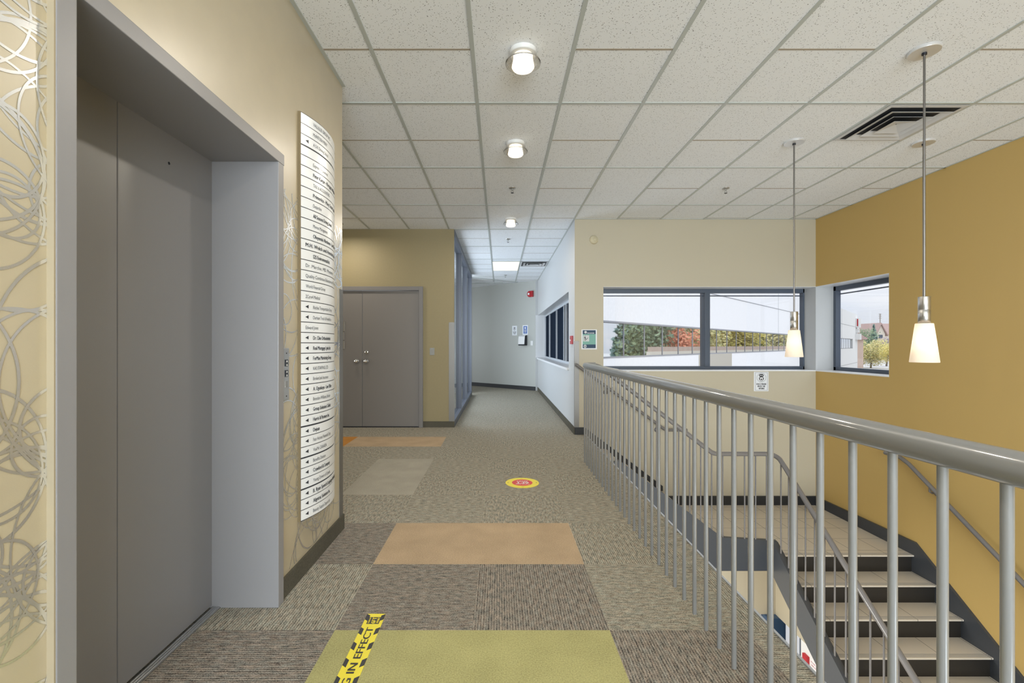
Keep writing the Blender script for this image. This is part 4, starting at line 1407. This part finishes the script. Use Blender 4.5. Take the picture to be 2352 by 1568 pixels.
# end of corridor
def end_sheet(name, label, xa, xb, ya, yb, **kw):
    a, b_ = end_pt(xa), end_pt(xb)
    Ym = (a.y + b_.y) / 2
    z1_, z0_ = HC - (ya - HORY) / FPX * Ym, HC - (yb - HORY) / FPX * Ym
    u = Vector((-ed.x, -ed.y, 0))
    s_ = Sheet(name, label, 'notice', (a.x, a.y, z0_), u, VZ, (en.x, en.y, 0), (b_ - a).length, z1_ - z0_, **kw)
    return s_
s = end_sheet('mask_notice', 'small white mask notice on the grey end wall of the corridor', 1176.5, 1187.5, 748, 770)
mask_icon(s, 0.5 * s.w, 0.68 * s.h, 0.30 * s.w)
s.text('lettering', [("FACE MASK", 0.5 * s.w, 0.33 * s.h, 0.08 * s.h, 0.7 * s.w, 0.03), ("MUST BE", 0.5 * s.w, 0.225 * s.h, 0.08 * s.h, 0.55 * s.w, 0.03), ("WORN", 0.5 * s.w, 0.12 * s.h, 0.08 * s.h, 0.42 * s.w, 0.03)], M['ink_black'])
s = end_sheet('hand_sanitizer_notice', 'blue and white notice above the sanitizer dispenser on corridor end wall', 1200.5, 1212.5, 746.5, 769)
s.rect('blue_panel', 0.16 * s.w, 0.86 * s.w, 0.14 * s.h, 0.90 * s.h, M['blue_print'])
s.poly('hand_icon', [circle(0.5 * s.w, 0.72 * s.h, 0.15 * s.w, 20), [(0.42 * s.w, 0.66 * s.h), (0.58 * s.w, 0.66 * s.h), (0.54 * s.w, 0.58 * s.h), (0.47 * s.w, 0.58 * s.h)]], M['paper_white'])
m = [[(a * s.w, b_ * s.h), (c_ * s.w, b_ * s.h), (c_ * s.w, (b_ + 0.035) * s.h), (a * s.w, (b_ + 0.035) * s.h)] for a, c_, b_ in ((0.26, 0.76, 0.50), (0.28, 0.74, 0.43), (0.30, 0.72, 0.36), (0.33, 0.69, 0.30), (0.36, 0.66, 0.21))]
s.poly('text_bars', m, M['grey_print'])
# dispenser
def end_frame(xa, xb, ya, yb):
    a, b_ = end_pt(xa), end_pt(xb)
    Ym = (a.y + b_.y) / 2
    return a, b_, HC - (yb - HORY) / FPX * Ym, HC - (ya - HORY) / FPX * Ym
a, b_, z0, z1 = end_frame(1196.0, 1210.5, 770, 793)
dp = empty('sanitizer_dispenser', (a.x, a.y, z0), 'white and black soap dispenser below the blue notice on corridor end wall', 'dispenser')
mid_ = (a + b_) / 2
u3, n3 = Vector((-ed.x, -ed.y, 0)), Vector((en.x, en.y, 0))
hw = (b_ - a).length / 2
def end_block(a0, a1, prof):
    """Profile of (out from wall, height) swept sideways from a0 to a1 about the dispenser's middle."""
    o3 = Vector((mid_.x, mid_.y, 0))
    n_ = len(prof)
    v = [o3 + u3 * t + n3 * p[0] + Vector((0, 0, p[1])) for t in (a0, a1) for p in prof]
    fs = [list(range(n_)), list(range(2 * n_ - 1, n_ - 1, -1))] + [[i, (i + 1) % n_, (i + 1) % n_ + n_, i + n_] for i in range(n_)]
    return MB().add(v, fs)
hz = z1 - z0
end_block(-hw, hw, [(0, z0), (0.11, z0), (0.115, z0 + 0.1 * hz), (0.09, z1 - 0.06 * hz), (0.05, z1), (0, z1)]).build('body', M['black'], dp)
end_block(-hw * 0.97, hw * 0.97, [(0.095, z0 + 0.11 * hz), (0.125, z0 + 0.12 * hz), (0.118, z0 + 0.6 * hz), (0.10, z1 - 0.10 * hz), (0.06, z1 + 0.004), (0.04, z1 + 0.004), (0.08, z1 - 0.1 * hz)]).build('cover', M['white'], dp)
a, b_, z0, z1 = end_frame(1219.0, 1224.2, 782.5, 793)
mid_ = (a + b_) / 2; hw = (b_ - a).length / 2
lsw = empty('light_switch', (mid_.x, mid_.y, z0), 'small white switch plate right of the dispenser on corridor end wall', 'light switch')
end_block(-hw, hw, [(0, z0), (0.008, z0), (0.008, z1), (0, z1)]).build('plate', M['white'], lsw)
end_block(-hw * .35, hw * .35, [(0.008, z0 + 0.25 * (z1 - z0)), (0.013, z0 + 0.3 * (z1 - z0)), (0.010, z1 - 0.25 * (z1 - z0)), (0.008, z1 - 0.25 * (z1 - z0))]).build('rocker', M['white'], lsw)
a, b_, z0, z1 = end_frame(1214.0, 1225.5, 668.5, 682)
mid_ = (a + b_) / 2; hw = (b_ - a).length / 2
bl = empty('fire_bell', (mid_.x, mid_.y, z0), 'red fire alarm strobe high on the grey end wall of the corridor', 'alarm')
end_block(-hw * 0.1, hw, [(0, z0), (0.06, z0), (0.06, z1), (0, z1)]).build('box', M['red'], bl)
o3 = Vector((mid_.x, mid_.y, 0)) - u3 * hw * 0.2
cz_ = (z0 + z1) / 2
m = MB()
prof = [(0.085, 0.0), (0.085, 0.03), (0.07, 0.05), (0.0, 0.06)]
seg = 24
v = [o3 + u3 * (r * 0.9 * math.cos(2 * PI * q / seg)) + Vector((0, 0, cz_ + r * math.sin(2 * PI * q / seg))) + n3 * (0.03 + h_) for r, h_ in prof for q in range(seg)]
fs = [[i * seg + q, i * seg + (q + 1) % seg, (i + 1) * seg + (q + 1) % seg, (i + 1) * seg + q] for i in range(3) for q in range(seg)]
m.add(v, fs, 0, True); m.build('gong', M['red'], bl)
m = MB()
v = [o3 + u3 * (0.03 * math.cos(2 * PI * q / 12)) + Vector((0, 0, cz_ + 0.03 * math.sin(2 * PI * q / 12))) + n3 * 0.095 for q in range(12)]
m.add(v, [list(range(12))]); m.build('gong_cap', M['white'], bl)

# lower lobby alarm and notice
def lob(x, y, X=3.9): 
    Y = X * FPX / (x - VPX)
    return Y, HC - (y - HORY) / FPX * Y
ya_, za_ = lob(1854, 1515)
la = empty('fire_alarm_pull_station', (3.9, ya_, za_ - 0.06), 'red fire alarm station on white lobby wall seen below the stair', 'alarm')
MB().bbox(3.865, 3.9, ya_ - 0.045, ya_ + 0.045, za_ - 0.06, za_ + 0.065, 0.004).build('box', M['red'], la)
MB().bbox(3.858, 3.865, ya_ - 0.03, ya_ + 0.03, za_ - 0.02, za_ + 0.0, 0.001).build('pull_bar', M['white'], la)
yb_, zb_ = lob(1873, 1535)
s = Sheet('lobby_notice', 'white notice with red lettering beside the lobby fire alarm below the stair', 'notice', (3.9, yb_ + 0.09, zb_ - 0.07), (0, -1, 0), VZ, (-1, 0, 0), 0.18, 0.14)
s.text('lettering', [("IN CASE OF FIRE", 0.09, 0.10, 0.016, 0.15, 0.02), ("USE STAIRS", 0.09, 0.06, 0.02, 0.14, 0.02)], M['red'])

# ================================================================== FLOOR STICKERS
sx, sy = on_floor(1199.5, 1108.5)
fs_ = empty('floor_sticker', (sx, sy, 0), 'round yellow and red 6FT APART sticker on the carpet', 'floor sticker')
m = MB(); m.lathe([(0.0, 0.0022), (0.153, 0.0022), (0.153, 0.0)], sx, sy, 56, smooth=False); m.build('yellow_disc', M['yellow_tape'], fs_)
m = MB(); m.lathe([(0.0, 0.0030), (0.094, 0.0030), (0.094, 0.002)], sx, sy, 48, smooth=False); m.build('red_disc', M['red_vinyl'], fs_)
m = MB()
for t_, v0, hh, ww, bo in (("PLEASE STAY", 0.044, 0.016, 0.125, 0.02), ("6FT", -0.012, 0.044, 0.115, 0.035), ("APART", -0.052, 0.026, 0.105, 0.03)):
    vs, fq = text_geo(t_, hh, ww, bo, 'CENTER')
    m.add([(sx - a, sy - v0 - b_, 0.0034 + e_) for a, b_, e_ in vs], fq)
m.build('lettering', M['white_vinyl'], fs_, fix=False)
m = MB()
for q in range(4):
    t_ = q * PI / 2
    for sgn in (-1, 1):
        p = [(0.136, 0), (0.126, 0.011 * sgn), (0.122, 0.011 * sgn), (0.131, 0)]
        m.add([(sx + a * math.cos(t_) - b_ * math.sin(t_), sy + a * math.sin(t_) + b_ * math.cos(t_), 0.0028) for a, b_ in p], [(0, 1, 2, 3)])
m.build('chevrons', M['tape_black'], fs_, fix=False)

tx0, tx1, ty0, ty1 = -0.618, -0.532, 0.55, 2.14
ft = empty('floor_tape', ((tx0 + tx1) / 2, (ty0 + ty1) / 2, 0), 'yellow and black SOCIAL DISTANCING IN EFFECT strip on the carpet', 'floor tape')
MB().box(tx0, tx1, ty0, ty1, 0, 0.002).build('yellow_strip', M['yellow_tape'], ft)
m = MB()
wT = 0.017
y = ty1 - 0.002
first = True
while y > ty0 + 0.05:
    l_ = 0.042
    MB().prism([(tx0, y), (tx0 + wT, y - 0.013), (tx0 + wT, y - 0.013 - l_), (tx0, y - l_)], 'Z', 0.0015, 0.0026).build('hazard_block', M['tape_black'], ft)
    MB().prism([(tx1, y), (tx1 - wT, y - 0.013), (tx1 - wT, y - 0.013 - l_), (tx1, y - l_)], 'Z', 0.0015, 0.0026).build('hazard_block', M['tape_black'], ft)
    y -= 0.100
def tape_text(m, s_, y_start, cx, hh, ww, bo):
    vs, fq = text_geo(s_, hh, ww, bo)
    m.add([(cx + hh / 2 - b_, y_start + a, 0.0031 + e_) for a, b_, e_ in vs], fq)
m = MB()
tape_text(m, "SOCIAL DISTANCING IN EFFECT", 2.035 - 0.92, (tx0 + tx1) / 2, 0.032, 0.92, 0.02)
m.build('lettering', M['tape_black'], ft, fix=False)
m = MB(); m.box(tx0 + 0.016, tx1 - 0.014, 2.062, 2.112, 0.002, 0.0028); m.build('emblem', M['tape_black'], ft)
m = MB()
tape_text(m, "PLEASE STAY", 2.066, -0.594, 0.007, 0.042, 0.02)
tape_text(m, "6FT", 2.065, -0.574, 0.020, 0.044, 0.03)
tape_text(m, "APART", 2.066, -0.555, 0.010, 0.042, 0.03)
m.build('emblem_lettering', M['yellow_tape'], ft, fix=False)

# ================================================================== OUTDOORS
ZG = -3.95
struct(MB().box(-60, 260, YW + 0.6, 320, ZG - 0.3, ZG).build('ground', M['asphalt']))

# the building's other wing, running away to the right
P0 = Vector((2.94, 12.9)); fd = Vector((0.69, 0.724)).normalized(); fn = Vector((fd.y, -fd.x))
SEND = 59.0
def fx(s_, z, d=0.0): 
    p = P0 + fd * s_ + fn * d
    return (p.x, p.y, z)
bd = empty('office_wing', fx(20, ZG), 'white concrete office wing with ribbon windows seen through the wide window', 'building')
def slab(m, s0, s1, z0, z1, d0, d1, mi=0):
    v = [fx(a, z, d) for z in (z0, z1) for (a, d) in ((s0, d0), (s1, d0), (s1, d1), (s0, d1))]
    m.add(v, [(0, 3, 2, 1), (4, 5, 6, 7), (0, 1, 5, 4), (1, 2, 6, 5), (2, 3, 7, 6), (3, 0, 4, 7)], mi)
S0 = -1.2
m = MB()
slab(m, S0, SEND, 1.95, 4.94, -0.6, 0)
slab(m, S0, SEND, ZG, 0.90, -0.6, 0)
slab(m, S0, SEND, 0.90, 1.95, -0.6, -0.18)
slab(m, 54.5, SEND, 0.90, 1.95, -0.18, 0)
slab(m, S0, SEND, 3.40, 3.43, -0.01, 0.012, 1)
slab(m, S0, SEND, -0.86, -0.83, -0.01, 0.012, 1)
for a in (7.4, 20, 33, 46):
    slab(m, a, a + 0.02, 1.95, 4.94, -0.01, 0.008, 1)
slab(m, 7.2, 11.3, -0.85, 0.90, -0.1, 0.006, 2)
m.build('facade', [M['facade'], M['facade_joint'], M['mirror_glass']], bd)
m = MB(); slab(m, S0, 54.5, 0.90, 1.95, -0.16, -0.10); m.build('ribbon_glass', M['mirror_glass'], bd)
m = MB()
slab(m, S0, 54.5, 1.91, 1.96, -0.10, 0.005); slab(m, S0, 54.5, 0.88, 0.92, -0.10, 0.01)
a = 1.34 - 1.37
while a < 54.5:
    slab(m, a - 0.02, a + 0.02, 0.90, 1.95, -0.10, -0.085); a += 1.37
m.build('window_frames', M['facade_joint'], bd)
for (za, zb, dd, sa, sb) in ((4.45, 3.35, 0.35, 57.2, 58.8), (3.20, 2.75, 0.25, 57.4, 58.6), (2.6, 1.9, 0.40, 57.0, 58.9)):
    m = MB(); slab(m, sa, sb, zb, za, 0.01, dd); m.build('wall_sign', M['white'], bd)
m = MB(); slab(m, 57.18, 57.2, 3.5, 4.35, 0.12, 0.24); m.build('sign_stripe', M['red'], bd)

# trees
def leaf_crown(name, seed, blobs, n, size, mat, parent):
    random.seed(seed)
    m = MB()
    for _ in range(n):
        c, r = random.choice(blobs)
        while True:
            p = Vector((random.uniform(-1, 1), random.uniform(-1, 1), random.uniform(-1, 1)))
            if 0.35 < p.length < 1: break
        p = Vector(c) + Vector((p.x * r[0], p.y * r[1], p.z * r[2]))
        a = Vector((random.gauss(0, 1), random.gauss(0, 1), random.gauss(0, 1))).normalized()
        b_ = a.orthogonal().normalized()
        s_ = size * random.uniform(0.6, 1.4)
        m.add([p - a * s_, p + b_ * s_ * 0.6, p + a * s_, p - b_ * s_ * 0.6], [(0, 1, 2, 3)])
    o_ = m.build(name, mat, parent, fix=False)
    o_.location = (0, 0, 0)
    return o_
def tree(kind, x, y, h, w, mat, label, seed, group, name='tree', n=3200, z=ZG, low=0.36):
    t = empty(name, (x, y, z), label, 'tree', group)
    if kind == 'pine':
        m = MB(); m.tube([(0, 0, 0), (0, 0, h * 0.97)], 0.2, 8, radii=[0.022 * h, 0.004 * h]); m.build('trunk', M['bark'], t).location = (0, 0, 0)
        blobs = []
        for i in range(9):
            f_ = i / 8
            rr = w * 0.5 * (1 - f_ * 0.93)
            blobs.append(((0, 0, h * (0.12 + 0.86 * f_)), (rr, rr, h * 0.07)))
        # wider layers first
        leaf_crown('crown', seed, sum([[b_] * max(1, int(9 - i)) for i, b_ in enumerate(blobs)], []), n, 0.026 * h, mat, t)
    else:
        random.seed(seed)
        m = MB(); m.tube([(0, 0, 0), (0.03 * h, 0, h * 0.3), (0, 0.02 * h, h * 0.6)], 0.2, 8, radii=[0.026 * h, 0.018 * h, 0.008 * h])
        for q in range(4):
            t_ = q * PI / 2 + random.random()
            m.tube([(0.02 * h, 0, h * 0.28), (math.cos(t_) * w * 0.28, math.sin(t_) * w * 0.28, h * 0.62)], 0.1, 6, radii=[0.012 * h, 0.005 * h])
        m.build('trunk', M['bark'], t).location = (0, 0, 0)
        blobs = []
        for q in range(16):
            t_ = random.random() * 2 * PI; rr = random.uniform(0.05, 0.34) * w
            blobs.append(((math.cos(t_) * rr, math.sin(t_) * rr, h * random.uniform(low, 0.80)), (w * 0.26, w * 0.26, h * 0.19)))
        leaf_crown('crown', seed, blobs, n, 0.019 * h, mat, t)
    return t
GT = 'trees beyond the car park'
def ray(x, Y): return ((x - VPX) / FPX * Y, Y)
X_, Y_ = ray(2000, 104); tree('round', X_, Y_, 7.2, 7.4, M['f_mixed'], 'yellow and green turning tree at the bottom of the ochre wall window', 3, GT, n=8000, low=0.22)
X_, Y_ = ray(2046, 96); tree('round', X_, Y_, 6.0, 6.0, M['f_yellow'], 'yellow autumn tree at the right edge of the ochre wall window', 4, GT)
X_, Y_ = ray(1976, 128); tree('round', X_, Y_, 10.2, 9.0, M['f_green'], 'dark green tree beside the concrete wing in the ochre wall window', 5, GT, n=4500)
X_, Y_ = ray(2007, 139); tree('pine', X_, Y_, 11.0, 5.0, M['f_pine'], 'pointed evergreen left of the gabled house', 6, GT)
X_, Y_ = ray(2036, 112); tree('round', X_, Y_, 8.0, 6.0, M['f_purple'], 'purple leaved tree in front of the gabled house', 7, GT, n=4500)
# trees reflected in the ribbon windows
def refl(x, dist):
    """Where a thing must stand to show at picture column x in the ribbon glass, dist beyond the glass."""
    k = (x - VPX) / FPX
    s_ = (k * P0.y - P0.x) / (fd.x - k * fd.y)
    p = P0 + fd * s_
    d_ = Vector((k, 1)).normalized()
    r_ = d_ - fn * 2 * d_.dot(fn)
    q = p + r_ * dist
    return q.x, q.y
for i, (x, dist, kind, h, w, mat, lab) in enumerate((
        (1447, 44, 'pine', 13, 6, 'f_pine', 'tall blue green spruce mirrored in the first ribbon panes'),
        (1478, 37, 'pine', 15, 8, 'f_pine', 'broad spruce mirrored in the second ribbon pane'),
        (1512, 31, 'round', 11, 7.5, 'f_green', 'dark green tree mirrored left of the red one'),
        (1543, 41, 'round', 12, 7.5, 'f_green', 'full green tree mirrored behind the red one'),
        (1572, 27, 'round', 7.6, 3.4, 'f_red', 'orange red autumn tree mirrored in the ribbon glass'),
        (1604, 36, 'round', 11, 6, 'f_mixed', 'olive tree mirrored right of the red one'),
        (1645, 43, 'round', 11, 6.5, 'f_yellow', 'yellow tree mirrored right of the window mullion'),
        (1680, 52, 'pine', 14, 6, 'f_pine', 'dark spruce mirrored between two yellow trees'),
        (1705, 40, 'round', 10, 6, 'f_yellow', 'golden tree mirrored in the middle of the right pane'),
        (1742, 50, 'pine', 15, 7, 'f_green', 'tall green tree mirrored above the parked roofs'),
        (1790, 42, 'round', 10, 6, 'f_mixed', 'yellow green tree mirrored beside the pendant shade'))):
    X_, Y_ = refl(x, dist)
    tree(kind, X_, Y_, h, w, M[mat], lab, 30 + i, 'trees mirrored in the ribbon windows', n=3600)
# low cream wall in front of those trees
a_, b_ = Vector(refl(1490, 21)), Vector(refl(1830, 34))
dv = (b_ - a_).normalized(); nv = Vector((-dv.y, dv.x)) * 0.3
m = MB(); m.prism([(a_.x, a_.y), (b_.x, b_.y), (b_.x + nv.x, b_.y + nv.y), (a_.x + nv.x, a_.y + nv.y)], 'Z', ZG, 0.75)
m.prism([(a_.x + nv.x * .4, a_.y + nv.y * .4), (b_.x + nv.x * .4, b_.y + nv.y * .4), (b_.x + nv.x * .6, b_.y + nv.y * .6), (a_.x + nv.x * .6, a_.y + nv.y * .6)], 'Z', 0.75, 1.12, 1)
tag(m.build('boundary_wall', [M['house_wall'], M['brick']]), 'long cream boundary wall mirrored low in the ribbon windows', 'wall')

# house with a gable
hx, hy = ray(2035, 150)
hs = empty('house', (hx, hy, ZG), 'gabled house with pink grey roof in the ochre wall window', 'house')
gw, gl, he, hp = 5.5, 22.0, 5.2, 12.0
xg0 = ray(2014, 150)[0]; xg1 = ray(2033, 150)[0]; xp = ray(2022, 150)[0]
zp, zE = HC + (HORY - 741) / FPX * 150, HC + (HORY - 766) / FPX * 150
m = MB(); m.prism([(xg0, ZG), (xg1, ZG), (xg1, zE), (xp, zp - 0.4), (xg0, zE)], 'Y', 150, 158); m.box(xg1, xg1 + 20, 152, 160, ZG, zE); m.build('walls', M['house_wall'], hs)
m = MB()
m.add([(xg0 - .6, 149.5, zE - .4), (xp, 149.5, zp), (xp, 158, zp), (xg0 - .6, 158, zE - .4), (xg0 - .6, 149.5, zE - .8), (xp, 149.5, zp - .5), (xp, 158, zp - .5), (xg0 - .6, 158, zE - .8)], [(0, 1, 2, 3), (4, 7, 6, 5), (0, 4, 5, 1), (1, 5, 6, 2), (2, 6, 7, 3), (3, 7, 4, 0)])
m.add([(xg1 + .6, 149.5, zE - .4), (xp, 149.5, zp), (xp, 158, zp), (xg1 + .6, 158, zE - .4), (xg1 + .6, 149.5, zE - .8), (xp, 149.5, zp - .5), (xp, 158, zp - .5), (xg1 + .6, 158, zE - .8)], [(0, 3, 2, 1), (4, 5, 6, 7), (0, 1, 5, 4), (1, 2, 6, 5), (2, 3, 7, 6), (3, 0, 4, 7)])
m.prism([(152 - .5, zE - .2), (156, zp), (160.5, zE - .2)], 'X', xp, xg1 + 20)
m.build('roof', M['roof'], hs)
m = MB(); m.box(xp - 0.5, xp + 0.7, 149.9, 150, zE - 2.0, zE - 0.4); m.build('window', M['navy'], hs)
# second small house behind the wing
hx, hy = ray(1977, 96)
h2 = empty('house', (hx, hy, ZG), 'low brick house end showing beside the concrete wing', 'house')
x0, x1 = ray(1966, 96)[0], ray(1983, 96)[0]
zr_, ze_ = HC + (HORY - 764) / FPX * 96, HC + (HORY - 775) / FPX * 96
MB().box(x0 - 6, x1, 96, 104, ZG, ze_).build('walls', M['brick'], h2)
MB().prism([(x0 - 8, zr_ + 0.6), (x0, zr_), (x1 + 0.5, ze_ - 0.1), (x1 + 0.5, ze_ - 0.4), (x0 - 8, ze_ - 0.4)], 'Y', 95.5, 104.5).build('roof', M['roof'], h2)
# utility pole and wires
px_, py_ = ray(2021.5, 165)
up = empty('utility_pole', (px_, py_, ZG), 'wooden utility pole with overhead wires above the gabled house', 'utility pole')
zt = HC + (HORY - 720) / FPX * 165
MB().tube([(px_, py_, ZG), (px_, py_, zt)], 0.14, 10).build('post', M['pole_wood'], up)
for zz in (zt - 0.2, zt - 0.9, zt - 1.6):
    MB().box(px_ - 0.55, px_ + 0.55, py_ - 0.06, py_ + 0.06, zz - 0.06, zz + 0.06).build('crossarm', M['pole_wood'], up)
random.seed(8)
for yy in (678, 693.5, 701, 705, 711, 718, 722, 726, 731, 739):
    Yw = 165.0
    xa, xb = ray(1900, Yw)[0], ray(2100, Yw)[0]
    z_ = HC + (HORY - yy) / FPX * Yw
    MB().tube([(xa - 20, Yw, z_ + random.uniform(0, .3)), ((xa + xb) / 2, Yw, z_ - 0.15), (xb + 20, Yw, z_ + random.uniform(0, .4))], 0.035, 5).build('overhead_wire', M['wire'], up)

# every stair step and baluster keeps its own mesh; nothing is instanced
bpy.context.view_layer.update()
